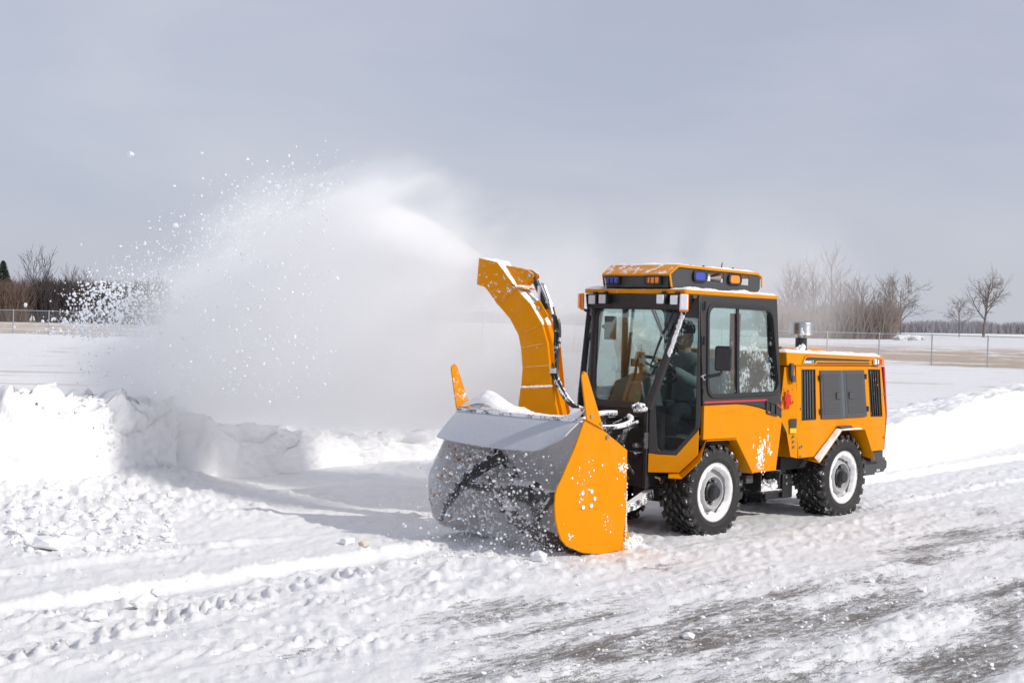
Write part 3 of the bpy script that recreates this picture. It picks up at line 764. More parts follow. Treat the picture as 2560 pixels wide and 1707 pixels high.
# warning-light box on the roof
def beacon_box():
    bx = empty('beacon_box', (0, 0, 0), TR)
    y0 = 0.355
    # yellow canopy folded from sheet: sloping front, flat top, turned edge
    prof = [(-0.355, 2.153), (-0.232, 2.235), (0.895, 2.214), (0.962, 2.178)]
    mb = MB()
    mb.loft([[(x, -y0, z), (x, y0, z), (x, y0, z - 0.016), (x, -y0, z - 0.016)] for x, z in prof])
    mb.build('canopy', M['paint_canopy'], bx, 0.002)
    for sg in (-1, 1):     # folded side edges
        mb = MB()
        ed = [(-0.330, 2.045), (-0.357, 2.153), (-0.234, 2.235), (0.897, 2.214), (0.963, 2.176), (0.966, 2.085)]
        mb.loft([[(x, sg * y0, z), (x, sg * (y0 + 0.008), z), (x + (0.022 if i < 2 else (0 if i < 4 else -0.02)), sg * (y0 + 0.008), z - (0.022 if 2 <= i < 4 else 0.0)), (x + (0.022 if i < 2 else (0 if i < 4 else -0.02)), sg * y0, z - (0.022 if 2 <= i < 4 else 0.0))] for i, (x, z) in enumerate(ed)])
        mb.build('canopy_edge', M['paint'], bx, 0.002)
        side = [(-0.305, 2.035), (-0.335, 2.15), (-0.222, 2.214), (0.890, 2.194), (0.940, 2.165), (0.940, 2.075), (0.905, 2.035)]
        h1 = rnd([(-0.01, 2.115), (-0.01, 2.188), (0.125, 2.186), (0.125, 2.113)], 0.03, 3)
        h2_ = [(0.165, 2.115), (0.165, 2.196), (0.40, 2.19), (0.40, 2.110)]
        h3 = rnd([(0.48, 2.108), (0.48, 2.180), (0.615, 2.176), (0.615, 2.106)], 0.03, 3)
        h4 = [(0.66, 2.10), (0.66, 2.176), (0.775, 2.173), (0.775, 2.098)]
        sd = panel(side, [h2_, h4], lambda x, z: (x, sg * (y0 - 0.004), z), (0, -sg * 0.008, 0)).build('side_plate', M['mesh'], bx)
        for cx_, mk in ((0.055, 'blue_lens'), (0.545, 'orange_lens')):
            zc = 2.151 - 0.016 * (cx_)
            ring = rnd([(cx_ - 0.095, zc - 0.047), (cx_ - 0.095, zc + 0.047), (cx_ + 0.095, zc + 0.047), (cx_ + 0.095, zc - 0.047)], 0.042, 5)
            inn = rnd([(cx_ - 0.070, zc - 0.034), (cx_ - 0.070, zc + 0.034), (cx_ + 0.070, zc + 0.034), (cx_ + 0.070, zc - 0.034)], 0.032, 5)
            bz = panel(ring, [inn], lambda x, z: (x, sg * (y0 + 0.002), z), (0, sg * 0.018, 0)).build('light_bezel', M['black'], bx, 0.004)
            panel(inn, [], lambda x, z: (x, sg * (y0 + 0.001), z), (0, sg * 0.014, 0)).build('light_lens', M[mk], bz, 0.006)
        MB().box((0.24, sg * 0.27, 2.135), (0.09, 0.06, 0.09)).build('siren_driver', M['lampsnow'], bx, 0.006)
        MB().cyl((0.30, sg * 0.27, 2.14), (0.39, sg * 0.30, 2.14), 0.02, 12, 0.05).build('siren_horn', M['dullsteel'], bx)
    # front grille and its two lights
    panel([(-0.33, 2.045), (-0.33, 2.152), (0.33, 2.152), (0.33, 2.045)], [], lambda y, z: (-0.335, y, z), (0.008, 0, 0)).build('front_grille', M['mesh'], bx)
    for y, mk in ((0.235, 'blue_lens'), (-0.205, 'orange_lens')):
        lb = MB().box((-0.345, y, 2.10), (0.05, 0.145, 0.072)).build('light_housing', M['black'], bx, 0.012)
        MB().box((-0.366, y, 2.10), (0.02, 0.115, 0.050)).build('light_lens', M[mk], lb, 0.006)
        for k_ in range(2):
            MB().box((-0.380, y - 0.02 + 0.045 * k_, 2.10), (0.006, 0.004, 0.056)).build('guard_bar', M['black'], lb)
        g = MB()
        for dz in (-0.034, 0.034): g.box((-0.384, y, 2.10 + dz), (0.008, 0.16, 0.008))
        for dy in (-0.078, 0.078): g.box((-0.384, y + dy, 2.10), (0.008, 0.008, 0.074))
        g.build('light_guard', M['black'], lb)
    MB().box((0.3, 0, 2.04), (1.1, 0.6, 0.02)).build('base_tray', M['black'], bx)
    for x in (0.0, 0.18, 0.60): MB().cyl((x, -0.30, 2.22), (x, -0.30, 2.245), 0.010, 8).build('bolt', M['black'], bx)
    MB().tube([(0.56, -0.20, 2.2), (0.585, -0.20, 2.29)], [0.007, 0.004], 6).build('antenna', M['black'], bx)
    snow_sheet('box_snow', lambda u, v: (-0.22 + 1.10 * u, -0.35 + 0.68 * v, 2.236 - 0.0187 * (1.10 * u)), 80, 40, 0.017, 33, bx)
beacon_box()

# mirror on its arm
for sg in (-1,):
    my = sg * 0.80
    mr = empty('mirror', (0, 0, 0), TR)
    Rm = Matrix.Rotation(math.radians(-sg * 28), 3, 'Z')
    c_ = Vector((-0.19, my, 1.482))
    MB().box(c_, (0.055, 0.135, 0.200), Rm).build('mirror_housing', M['mirror'], mr, 0.022, seg=4)
    MB().box(c_ + Rm @ Vector((0.026, 0, 0)), (0.006, 0.115, 0.178), Rm).build('mirror_glass', M['steel'], mr, 0.010)
    MB().tube([(-0.20, my, 1.395), (-0.21, my * 0.985, 1.355), (-0.24, sg * 0.66, 1.325), (-0.24, sg * 0.63, 1.30)], 0.014, 8).build('mirror_arm', M['black_cab'], mr)
    MB().box((-0.235, sg * 0.638, 1.28), (0.05, 0.03, 0.10)).build('arm_bracket', M['black_cab'], mr, 0.006)
    MB().lump((-0.24, sg * 0.648, 1.325), 0.022, RNG, (1, 1, 1.3)).build('stuck_snow', M['snowfine'], mr)

# interior
MB().hexa([(-0.44, -0.17, 0.95), (-0.40, -0.12, 1.26), (-0.44, 0.22, 0.95), (-0.40, 0.16, 1.26), (-0.10, -0.17, 0.95), (-0.16, -0.12, 1.33), (-0.10, 0.22, 0.95), (-0.16, 0.16, 1.33)]).build('dash_console', M['dash'], TR, 0.02, seg=3)
MB().box((-0.32, 0.27, 1.03), (0.22, 0.14, 0.20)).build('side_console', M['dash'], TR, 0.02)
st = empty('seat', (0, 0, 0), TR)
MB().box((0.42, -0.02, 0.86), (0.46, 0.46, 0.12)).build('seat_cushion', M['seat'], st, 0.035, seg=3)
MB().box((0.64, -0.02, 1.16), (0.11, 0.44, 0.60), Matrix.Rotation(0.12, 3, 'Y')).build('seat_back', M['seat'], st, 0.04, seg=3)
MB().box((0.44, -0.02, 0.74), (0.34, 0.34, 0.18)).build('seat_base', M['black'], st, 0.01)
sw = empty('steering_wheel', (0, 0, 0), TR)
wc = Vector((-0.10, -0.06, 1.36)); Rw = Matrix.Rotation(math.radians(38), 3, 'Y')
ringp = [wc + Rw @ Vector((0.175 * math.cos(a), 0.175 * math.sin(a), 0)) for a in [2 * math.pi * i / 28 for i in range(29)]]
MB().tube(ringp, 0.014, 8).build('wheel_rim', M['black'], sw)
mb = MB()
for a in (0.4, 2.5, 4.6): mb.tube([wc, wc + Rw @ Vector((0.17 * math.cos(a), 0.17 * math.sin(a), 0))], 0.011, 6)
mb.build('wheel_spokes', M['black'], sw)
MB().cyl(wc + Rw @ Vector((0, 0, 0.02)), wc + Rw @ Vector((0, 0, -0.25)), 0.03, 12).build('steering_column', M['black'], sw)
MB().tube([(-0.30, 0.02, 1.28), (-0.27, 0.03, 1.38)], 0.013, 8).box((-0.265, 0.03, 1.415), (0.045, 0.10, 0.065)).build('control_lever', M['black'], TR, 0.01)
MB().box((-0.30, 0.30, 1.70), (0.05, 0.10, 0.20)).tube([(-0.28, 0.40, 1.71), (-0.29, 0.32, 1.71)], 0.02, 8).build('interior_mirror', M['grey'], TR, 0.02)
MB().box((0.20, 0.555, 1.45), (0.05, 0.03, 0.95)).build('inner_post', M['black'], TR)
MB().box((0.52, -0.40, 1.60), (0.03, 0.09, 0.50)).build('red_flag', M['redbelt'], TR)

# ------------------------------------------------------------------ engine body
EP = [(1.198, 0.593), (1.448, 0.594), (1.79, 0.826), (2.185, 0.822), (2.365, 0.592), (2.672, 0.596), (2.685, 0.93), (2.600, 1.393), (1.135, 1.405), (1.152, 1.108)]
g_holes = [[(1.245, 0.935), (1.228, 1.366), (1.433, 1.365), (1.455, 0.935)][:], [(2.415, 0.932), (2.362, 1.36), (2.560, 1.357), (2.61, 0.928)]]
for sg in (-1, 1):
    ep = panel(EP, g_holes, RS(sg), (0, -sg * 0.02, 0)).build('side_panel', M['paint'], TR, 0.005)
    for gi, gh_ in enumerate(g_holes):
        (xa, za), (xb, zb), (xc_, zc_), (xd, zd) = gh_
        panel(gh_, [], RS(sg, -0.05), (0, -sg * 0.01, 0)).build('grille_backing', M['black'], ep)
        for i in range(5):
            u0 = (i + 0.10) / 5; u1 = (i + 0.55) / 5
            q = [(xa + (xd - xa) * u0, za), (xb + (xc_ - xb) * u0, zb), (xb + (xc_ - xb) * u1, zb), (xa + (xd - xa) * u1, za)]
            panel(q, [], RS(sg, -0.004), (0, -sg * 0.02, 0)).build('grille_slat', M['blacks'] if gi else M['grey'], ep, 0.003)
        gg_ = [(xa - 0.008, za - 0.008), (xb - 0.008, zb + 0.008), (xc_ + 0.008, zc_ + 0.008), (xd + 0.008, zd - 0.008)]
        panel(gg_, [gh_], RS(sg, 0.004), (0, -sg * 0.012, 0)).build('grille_surround', M['black'], ep)
    for xa, xb, xc_, xd in ((1.545, 1.510, 1.845, 1.895), (1.952, 1.900, 2.264, 2.325)):
        dq = [(xa, 0.932), (xb, 1.362), (xc_, 1.361), (xd, 0.930)]
        dr = panel(dq, [], RS(sg, 0.014), (0, -sg * 0.016, 0)).build('service_door', M['grey'], ep, 0.003)
        qq = [(xa + (xd - xa) * 0.10, 0.965), (xb + (xc_ - xb) * 0.10, 1.335), (xb + (xc_ - xb) * 0.88, 1.334), (xa + (xd - xa) * 0.88, 0.963)]
        panel(qq, [], RS(sg, 0.0165), (0, -sg * 0.0025, 0)).build('perforated_sheet', M['perf'], dr)
        lx = (xa + xd) / 2 + (0.10 if xa < 1.7 else -0.10)
        q = RS(sg, 0.022)(lx - 0.015, 1.13); MB().box(q, (0.075, 0.014, 0.06)).build('latch', M['grey'], dr, 0.004)
        for z in (1.30, 1.00):
            hx = xb - 0.012 + (xa - xb) * (1.36 - z) / 0.43 if xa < 1.7 else xc_ + 0.012 + (xd - xc_) * (1.36 - z) / 0.43
            q = RS(sg, 0.016)(hx, z); MB().box(q, (0.028, 0.014, 0.05)).build('hinge', M['black'], dr, 0.003)
    panel([(1.897, 0.930), (1.847, 1.3615), (1.898, 1.3612), (1.950, 0.9302)], [], RS(sg, 0.012), (0, -sg * 0.014, 0)).build('door_divider', M['divider'], ep)
    for x, z in ((1.215, 1.03), (1.245, 0.70), (1.225, 0.61), (2.64, 1.13), (2.655, 0.72), (1.215, 0.69)):
        q = Vector(RS(sg, 0.0)(x, z)); MB().cyl(q, q + Vector((0, sg * 0.008, 0)), 0.010, 8).build('bolt', M['dullsteel'], ep)
    # flared mudguard with packed snow on its front slope
    arch = [(1.448, 0.594), (1.79, 0.826), (2.185, 0.822), (2.365, 0.592)]
    r0 = [Vector(RS(sg, -0.28)(x, z)) for x, z in arch]; r1 = [Vector(RS(sg, 0.075)(x, z)) for x, z in arch]
    r1[0] += Vector((-0.02, 0, -0.045)); r1[3] += Vector((0.01, 0, -0.06))
    mg = MB().loft([[a, b, b + Vector((0, 0, -0.006)), a + Vector((0, 0, -0.006))] for a, b in zip(r0, r1)]).build('mudguard', M['paint'], TR, 0.002)
    def mgf(u, v, sg=sg, arch=arch, r1=r1):
        uu = u * 1.92; a_ = 0 if uu < 1 else 1; k_ = uu - a_
        pa = Vector(RS(sg, 0.001)(*arch[a_])) * (1 - k_) + Vector(RS(sg, 0.001)(*arch[a_ + 1])) * k_
        return pa + (r1[a_] * (1 - k_) + r1[a_ + 1] * k_ - pa) * (0.02 + 0.96 * v)
    snow_sheet('mudguard_snow', mgf, 60, 14, 0.014, 44, mg, Vector((-0.4, 0, 0.9)), 14)
    q = RS(sg, 0.03)(1.90, 0.845); MB().box(q, (0.20, 0.045, 0.026)).build('marker_bar', M['grey'], mg, 0.005)
# engine body: front, top and rear faces
fy = 0.60
MB().hexa([(1.165, -0.625, 0.60), (1.135, -0.585, 1.40), (1.165, 0.625, 0.60), (1.135, 0.585, 1.40), (1.185, -0.625, 0.60), (1.155, -0.585, 1.40), (1.185, 0.625, 0.60), (1.155, 0.585, 1.40)]).build('front_bulkhead', M['paint'], TR)
for sg in (-1, 1):      # angled front corner plate reaching under the cab
    q = [(1.178, sg * 0.632, 0.595), (1.10, sg * 0.612, 0.612), (1.045, sg * 0.60, 0.83), (0.945, sg * 0.575, 0.985), (1.02, sg * 0.56, 1.20), (1.06, sg * 0.55, 1.395), (1.165, sg * 0.585, 1.40), (1.182, sg * 0.628, 1.0)]
    mb = MB(); n_ = len(q); off = Vector((0.012, -sg * 0.012, 0))
    mb.add([Vector(p) for p in q] + [Vector(p) + off for p in q], [tuple(range(n_)), tuple(reversed(range(n_, 2 * n_)))] + [(i, (i + 1) % n_, (i + 1) % n_ + n_, i + n_) for i in range(n_)])
    cp = mb.build('corner_plate', M['paint'], TR, 0.002)
    for x, z in ((1.135, 0.70), (1.13, 0.745), (1.125, 0.79)):
        MB().cyl((x, sg * 0.62, z), (x - 0.008, sg * 0.634, z), 0.010, 8).build('bolt', M['dullsteel'], cp)
    if sg < 0:
        e1 = Vector((1.10, -0.6135, 0)); tdir = Vector((0.97, -0.24, 0)).normalized()
        def stk(s_, z): return tuple(Vector((1.075, -0.6145, z)) + tdir * s_)
        panel([(0, 0.865), (0, 0.945), (0.075, 0.945), (0.075, 0.865)], [], stk, (-0.002, -0.004, 0)).build('sticker', M['stripe_dark'], cp)
        panel([(0, 0.820), (0, 0.862), (0.075, 0.862), (0.075, 0.820)], [], stk, (-0.002, -0.004, 0)).build('sticker', M['sticker'], cp)
        # red standing-figure warning decal with side arrows
        def fig(s_, z): return tuple(Vector((1.055, -0.597, 0)) + Vector((0.965, -0.26, 0)) * s_ + Vector((0, 0, 1.125 + z)))
        body = [(-0.010, 0.045), (-0.010, 0.035), (-0.034, 0.030), (-0.036, -0.030), (-0.026, -0.030), (-0.024, 0.008), (-0.020, 0.008), (-0.022, -0.09), (-0.005, -0.09), (0, -0.02), (0.005, -0.09), (0.022, -0.09), (0.020, 0.008), (0.024, 0.008), (0.026, -0.030), (0.036, -0.030), (0.034, 0.030), (0.010, 0.035), (0.010, 0.045)]
        panel(body, [], fig, (-0.003, -0.004, 0)).build('figure_decal', M['ink_red'], cp)
        panel([(0.013 * math.cos(a), 0.060 + 0.015 * math.sin(a)) for a in [2 * math.pi * i / 12 for i in range(12)]], [], fig, (-0.003, -0.004, 0)).build('figure_decal', M['ink_red'], cp)
        for k_ in (-1, 1):
            panel([(k_ * 0.072, -0.035), (k_ * 0.050, -0.015), (k_ * 0.050, -0.055)], [], fig, (-0.003, -0.004, 0)).build('arrow_decal', M['ink_red'], cp)
            panel([(k_ * 0.040, 0.075), (k_ * 0.052, 0.085), (k_ * 0.052, 0.065)], [], fig, (-0.003, -0.004, 0)).build('arrow_decal', M['ink_red'], cp)
# hood lid
HY0, HY1 = 0.585, 0.560
lid = MB().hexa([(1.06, -0.578, 1.408), (1.06, -0.570, 1.525), (1.06, 0.578, 1.408), (1.06, 0.570, 1.525), (2.72, -0.585, 1.398), (2.71, -0.578, 1.482), (2.72, 0.585, 1.398), (2.71, 0.578, 1.482)]).build('hood_lid', M['paint'], TR, 0.008)
MB().box((1.95, 0.12, 1.520), (0.95, 0.45, 0.05)).build('hood_scoop', M['paint'], lid, 0.01)
snow_sheet('hood_snow', lambda u, v: (1.07 + 1.62 * u, -0.565 + 0.50 * v, 1.527 - 0.026 * (1.62 * u)), 110, 36, 0.026, 55, lid)
snow_sheet('hood_snow', lambda u, v: (1.07 + 0.42 * u, -0.02 + 0.57 * v, 1.528), 30, 36, 0.030, 56, lid)
def HL(d=0.0):
    def f(x, z): return (x, -0.5795 - 0.004 * (x - 1.06) - (1.525 - z) * 0.07 - d, z)
    return f
zl = lambda x: 1.525 - 0.027 * (x - 1.06)     # top edge line
def band(x0, x1, a0, a1, b0, b1, mt, name, d=0.003):
    panel([(x0, a0), (x0 if not isinstance(x0, tuple) else x0, b0), (x1, b1), (x1, a1)], [], HL(d), (0, -0.003, 0)).build(name, mt, lid)
panel([(1.30, 1.428), (1.345, 1.478), (1.40, 1.484), (2.44, 1.456), (2.44, 1.446), (1.52, 1.457), (1.50, 1.450), (1.47, 1.428)], [], HL(0.001), (0, -0.003, 0)).build('dark_stripe', M['stripe_dark'], lid)
panel([(1.285, 1.422), (1.335, 1.484), (1.39, 1.492), (2.44, 1.463), (2.44, 1.459), (1.395, 1.487), (1.342, 1.480), (1.295, 1.422)], [], HL(0.001), (0, -0.003, 0)).build('yellow_pinstripe', M['stripe_yellow'], lid)
panel([(1.33, 1.492), (1.39, 1.500), (2.44, 1.471), (2.44, 1.467), (1.39, 1.496), (1.335, 1.489)], [], HL(0.001), (0, -0.003, 0)).build('red_pinstripe', M['stripe_orange'], lid)
panel([(1.485, 1.422), (1.515, 1.446), (2.44, 1.437), (2.44, 1.433), (1.52, 1.440), (1.495, 1.422)], [], HL(0.001), (0, -0.003, 0)).build('yellow_pinstripe', M['stripe_yellow'], lid)
panel([(1.515, 1.4385), (2.44, 1.4315), (2.44, 1.4275), (1.515, 1.434)], [], HL(0.001), (0, -0.003, 0)).build('dark_pinstripe', M['stripe_dark'], lid)
panel([(1.50, 1.418), (1.525, 1.4255), (2.44, 1.419), (2.44, 1.4145), (1.525, 1.421), (1.505, 1.414)], [], HL(0.001), (0, -0.003, 0)).build('red_pinstripe', M['stripe_orange'], lid)
fc = bpy.data.curves.new('lettering', 'FONT'); fc.body = 'SERIES 7'; fc.size = 0.034; fc.extrude = 0.001; fc.offset = 0.0012
fo = bpy.data.objects.new('lettering', fc); COL.objects.link(fo); bpy.context.view_layer.update()
me = bpy.data.meshes.new_from_object(fo.evaluated_get(bpy.context.evaluated_depsgraph_get())); bpy.data.objects.remove(fo)
me.materials.clear(); me.materials.append(M['white_ink']); fo = bpy.data.objects.new('lettering', me); link(fo, lid)
fo.location = HL(0.006)(1.308, 1.4275); fo.rotation_euler = (math.radians(90 - 4), 0, 0); fo.scale = (1.25, 1, 1); fo['kind'] = 'stuff'
q = HL(0.0)(2.545, 1.437); tl_ = MB().box((q[0] + 0.03, q[1] - 0.012, q[2]), (0.085, 0.026, 0.056)).build('tail_lamp', M['red_lens'], lid, 0.006)
MB().box((q[0] - 0.035, q[1] - 0.010, q[2]), (0.04, 0.022, 0.052)).build('lamp_clear_lens', M['lampsnow'], tl_, 0.005)
MB().box((q[0] - 0.005, q[1] - 0.0265, q[2]), (0.018, 0.004, 0.040)).build('lamp_mark', M['white_ink'], tl_)
# rubber latch on the front corner of the lid
MB().hexa([(1.088, -0.603, 1.29), (1.088, -0.606, 1.43), (1.088, -0.58, 1.29), (1.088, -0.58, 1.43), (1.128, -0.606, 1.29), (1.128, -0.609, 1.43), (1.128, -0.58, 1.29), (1.128, -0.58, 1.43)]).box((1.12, -0.607, 1.295), (0.05, 0.02, 0.06)).build('hood_latch', M['grey'], lid, 0.006)
# rear face, red edge strips
MB().hexa([(2.655, -0.60, 0.60), (2.655, -0.57, 1.395), (2.655, 0.60, 0.60), (2.655, 0.57, 1.395), (2.685, -0.60, 0.60), (2.665, -0.57, 1.395), (2.685, 0.60, 0.60), (2.665, 0.57, 1.395)]).build('rear_bulkhead', M['paint'], TR)
for sg in (-1, 1):
    MB().loft([[(x, sg * y, z), (x, sg * (y - 0.07), z), (x + 0.032, sg * (y - 0.07), z), (x + 0.032, sg * (y - 0.004), z)] for x, y, z in ((2.690, 0.612, 0.598), (2.722, 0.612, 0.93), (2.690, 0.590, 1.39))]).build('rear_edge_strip', M['red'], TR, 0.004)
# exhaust stack
es = empty('exhaust_stack', (0, 0, 0), TR)
ex, ey = 1.76, -0.262
MB().cyl((ex, ey, 1.50), (ex, ey, 1.665), 0.053, 24).build('stack_pipe', M['black'], es)
MB().cyl((ex, ey, 1.650), (ex, ey, 1.675), 0.058, 24).box((ex - 0.02, ey - 0.064, 1.662), (0.035, 0.02, 0.018)).build('stack_clamp', M['steel'], es)
MB().lathe([(0.001, 1.800), (0.095, 1.800), (0.108, 1.792), (0.111, 1.780), (0.111, 1.690), (0.114, 1.682), (0.108, 1.680), (0.104, 1.690), (0.060, 1.690)], 40, (ex, ey, 0), 'z').build('rain_cap', M['steel'], es, ang=50)
mb = MB(); r_ = random.Random(66)
for i in range(70): 
    a = r_.random() * 6.28; q_ = r_.random()
    mb.lump((ex - 0.03 - 0.08 * q_ * abs(math.cos(a)), ey + 0.06 * (r_.random() - 0.5) - 0.03, 1.525 + 0.05 * (1 - q_) * r_.random()), 0.022, r_)
for i in range(12):
    mb.lump((ex - 0.075 - 0.02 * r_.random(), ey - 0.085 + 0.05 * r_.random(), 1.685 + 0.055 * r_.random() ** 2), 0.014, r_)
mb.build('stack_snow', M['snowfine'], es)
MB().box((1.62, -0.1, 1.555), (0.06, 0.06, 0.012)).build('hood_vent', M['black'], lid)

# ------------------------------------------------------------------ wheels
def cyl_block(mb, poly, r0, r1):
    n_ = len(poly); V = []
    cyy = sum(p[1] for p in poly) / n_; ca = sum(p[0] for p in poly) / n_
    for r, sh in ((r0, 1.0), (r1, 0.86)):
        for a, y in poly:
            a2 = ca + (a - ca) * sh; y2 = cyy + (y - cyy) * sh
            V.append((r * math.cos(a2), y2, r * math.sin(a2)))
    mb.add(V, [tuple(range(n_)), tuple(reversed(range(n_, 2 * n_)))] + [(i, (i + 1) % n_, (i + 1) % n_ + n_, i + n_) for i in range(n_)])
def make_wheel():
    wl = empty('wheel', (0, 0, 0), TR)
    mb = MB(); mb.lathe([(0.238, -0.120), (0.246, -0.138), (0.262, -0.147), (0.275, -0.149), (0.277, -0.151), (0.285, -0.151), (0.288, -0.149), (0.310, -0.151), (0.335, -0.147), (0.352, -0.138), (0.362, -0.122), (0.366, -0.08), (0.367, 0), (0.366, 0.08), (0.362, 0.122), (0.352, 0.138), (0.31, 0.151), (0.262, 0.147), (0.238, 0.12)], 72, cap=False)
    ty = mb.build('tyre', M['rubber'], wl, ang=60)
    NB = 24; da = 2 * math.pi / NB; mb = MB(); r_ = random.Random(77)
    for i in range(NB):
        a = i * da
        for sg in (-1, 1):
            o_ = a + (da * 0.5 if sg > 0 else 0)
            # shoulder lugs wrap over the edge
            cyl_block(mb, [(o_, sg * 0.088), (o_ + 0.62 * da, sg * 0.088), (o_ + 0.80 * da, sg * 0.142), (o_ + 0.20 * da, sg * 0.142)], 0.352, 0.389)
            cyl_block(mb, [(o_ + 0.22 * da, sg * 0.136), (o_ + 0.72 * da, sg * 0.136), (o_ + 0.72 * da, sg * 0.150), (o_ + 0.30 * da, sg * 0.150)], 0.325, 0.372)
            # slanted centre blocks
            cyl_block(mb, [(o_ - 0.10 * da, sg * 0.012), (o_ + 0.34 * da, sg * 0.004), (o_ + 0.62 * da, sg * 0.044), (o_ + 0.16 * da, sg * 0.046)], 0.360, 0.389)
            cyl_block(mb, [(o_ - 0.42 * da, sg * 0.052), (o_ + 0.04 * da, sg * 0.050), (o_ + 0.30 * da, sg * 0.082), (o_ - 0.18 * da, sg * 0.083)], 0.360, 0.388)
    mb.build('tread_blocks', M['tread'], wl, smooth=False)
    MB().lathe([(0.240, -0.128), (0.244, -0.140), (0.238, -0.143), (0.230, -0.132), (0.222, -0.10), (0.200, -0.075), (0.165, -0.070), (0.146, -0.085), (0.140, -0.112), (0.134, -0.122), (0.126, -0.122), (0.119, -0.108), (0.110, -0.080), (0.104, -0.076)], 64, cap=False).build('rim', M['rim'], wl, ang=50)
    MB().lathe([(0.108, -0.060), (0.108, -0.076), (0.082, -0.080), (0.080, -0.105), (0.070, -0.112), (0.055, -0.112), (0.052, -0.150), (0.046, -0.157), (0.001, -0.157)], 32).build('hub', M['black'], wl, ang=40)
    for i in range(8):
        a = i * math.pi / 4 + 0.2; c_ = (0.098 * math.cos(a), 0.098 * math.sin(a))
        MB().cyl((c_[0], -0.075, c_[1]), (c_[0], -0.098, c_[1]), 0.013, 6).build('wheel_nut', M['dullsteel'], wl)
    # snow packed into the dish
    na, nr = 72, 9; V = []
    for j in range(nr):
        for i in range(na):
            a = 2 * math.pi * i / na; f_ = j / (nr - 1)
            rin = 0.140 + 0.075 * float(fbm(2.2 * math.cos(a) + 7, 2.2 * math.sin(a), 4, 9)); rout = 0.236 + 0.010 * float(fbm(5 * math.cos(a), 5 * math.sin(a), 3, 19) - 0.4)
            r = rin + (rout - rin) * f_
            y = -0.088 - 0.047 * math.sin(min(1, f_ * 1.15 + 0.1) * math.pi * 0.62) - 0.016 * float(fbm(r * 30 * math.cos(a), r * 30 * math.sin(a), 3, 4)) * (1 if 0 < j < nr - 1 else 0.3)
            if j in (0, nr - 1): y = max(y, -0.10 if j == 0 else -0.146)
            V.append((r * math.cos(a), y, r * math.sin(a)))
    F = [(j * na + i, j * na + (i + 1) % na, (j + 1) * na + (i + 1) % na, (j + 1) * na + i) for j in range(nr - 1) for i in range(na)]
    MB().add(V, F).build('packed_snow', M['snowfine'], wl, ang=80)
    return wl
def copy_tree(o, parent):
    c_ = o.copy(); COL.objects.link(c_); c_.parent = parent
    for ch in list(o.children): copy_tree(ch, c_)
    return c_
w0 = make_wheel(); w0.location = (0.0, -0.48, 0.378)
for (x, y, rz, sp) in ((1.975, -0.48, 0, 0.7), (0.0, 0.48, math.pi, 1.3), (1.975, 0.48, math.pi, 2.1)):
    c_ = copy_tree(w0, TR); c_.location = (x, y, 0.378); c_.rotation_euler = (0, sp * 1.9, rz) if rz == 0 else (0, 0, rz)

# ------------------------------------------------------------------ chassis
ch = empty('chassis', (0, 0, 0), TR)
MB().cyl((0, -0.40, 0.378), (0, 0.40, 0.378), 0.055, 14).box((0, 0, 0.378), (0.26, 0.30, 0.24)).build('front_axle', M['under'], ch, 0.01)
MB().cyl((1.975, -0.40, 0.378), (1.975, 0.40, 0.378), 0.055, 14).box((1.975, 0, 0.378), (0.26, 0.30, 0.24)).build('rear_axle', M['under'], ch, 0.01)
MB().box((0.05, 0, 0.56), (1.1, 0.50, 0.28)).box((0.25, 0, 0.78), (0.75, 1.1, 0.06)).box((0.52, 0, 0.62), (0.06, 1.0, 0.28)).build('front_frame', M['under'], ch, 0.01)
MB().box((1.95, 0, 0.62), (1.5, 0.9, 0.30)).box((1.95, 0, 0.9), (1.46, 1.05, 0.5)).build('engine_block', M['under'], ch, 0.01)
MB().cyl((1.12, -0.05, 0.25), (1.12, -0.05, 0.85), 0.075, 16).box((1.0, 0, 0.45), (0.55, 0.34, 0.30)).build('pivot_joint', M['under'], ch, 0.01)
MB().box((1.372, -0.40, 0.320), (0.155, 0.03, 0.215)).box((1.20, -0.36, 0.34), (0.25, 0.05, 0.26)).build('pivot_plate', M['black'], ch, 0.006)
for x, z in ((1.325, 0.402), (1.420, 0.405), (1.330, 0.345), (1.422, 0.348)):
    MB().cyl((x, -0.413, z), (x, -0.432, z), 0.014, 6).build('bolt', M['steel'], ch)
MB().box((1.30, -0.375, 0.475), (0.06, 0.03, 0.10)).cyl((1.38, -0.34, 0.43), (1.38, -0.34, 0.60), 0.042, 16).build('pivot_post', M['grey'], ch, 0.004)
MB().cyl((1.20, -0.36, 0.56), (1.20, -0.40, 0.56), 0.025, 12).cyl((1.21, -0.36, 0.49), (1.21, -0.40, 0.49), 0.030, 12).build('hydraulic_port', M['dullsteel'], ch)
for i in range(6):
    y = -0.36 + 0.03 * i
    MB().tube([(0.94 + 0.02 * i, y, 0.52), (1.02, y, 0.62 + 0.03 * i), (1.10, y, 0.60 + 0.05 * i), (1.2, y, 0.48)], 0.012, 8).build('hydraulic_hose', M['hose'], ch)
MB().tube([(1.02, -0.52, 0.94), (1.06, -0.54, 0.90), (1.10, -0.545, 0.83)], 0.012, 8).build('hydraulic_hose', M['dullsteel'], ch)
stp = MB().box((0.855, -0.50, 0.322), (0.30, 0.20, 0.022)).box((0.712, -0.50, 0.41), (0.012, 0.16, 0.17)).box((0.996, -0.50, 0.41), (0.012, 0.16, 0.17)).build('boarding_step', M['blacks'], ch, 0.003)
mb = MB(); r_ = random.Random(88)
for i in range(90):
    u = r_.random(); mb.lump((0.74 + 0.24 * u, -0.56 + 0.12 * r_.random(), 0.335 + 0.075 * (u ** 2) * r_.random()), 0.017 + 0.010 * u, r_)
mb.build('step_snow', M['snowfine'], stp)
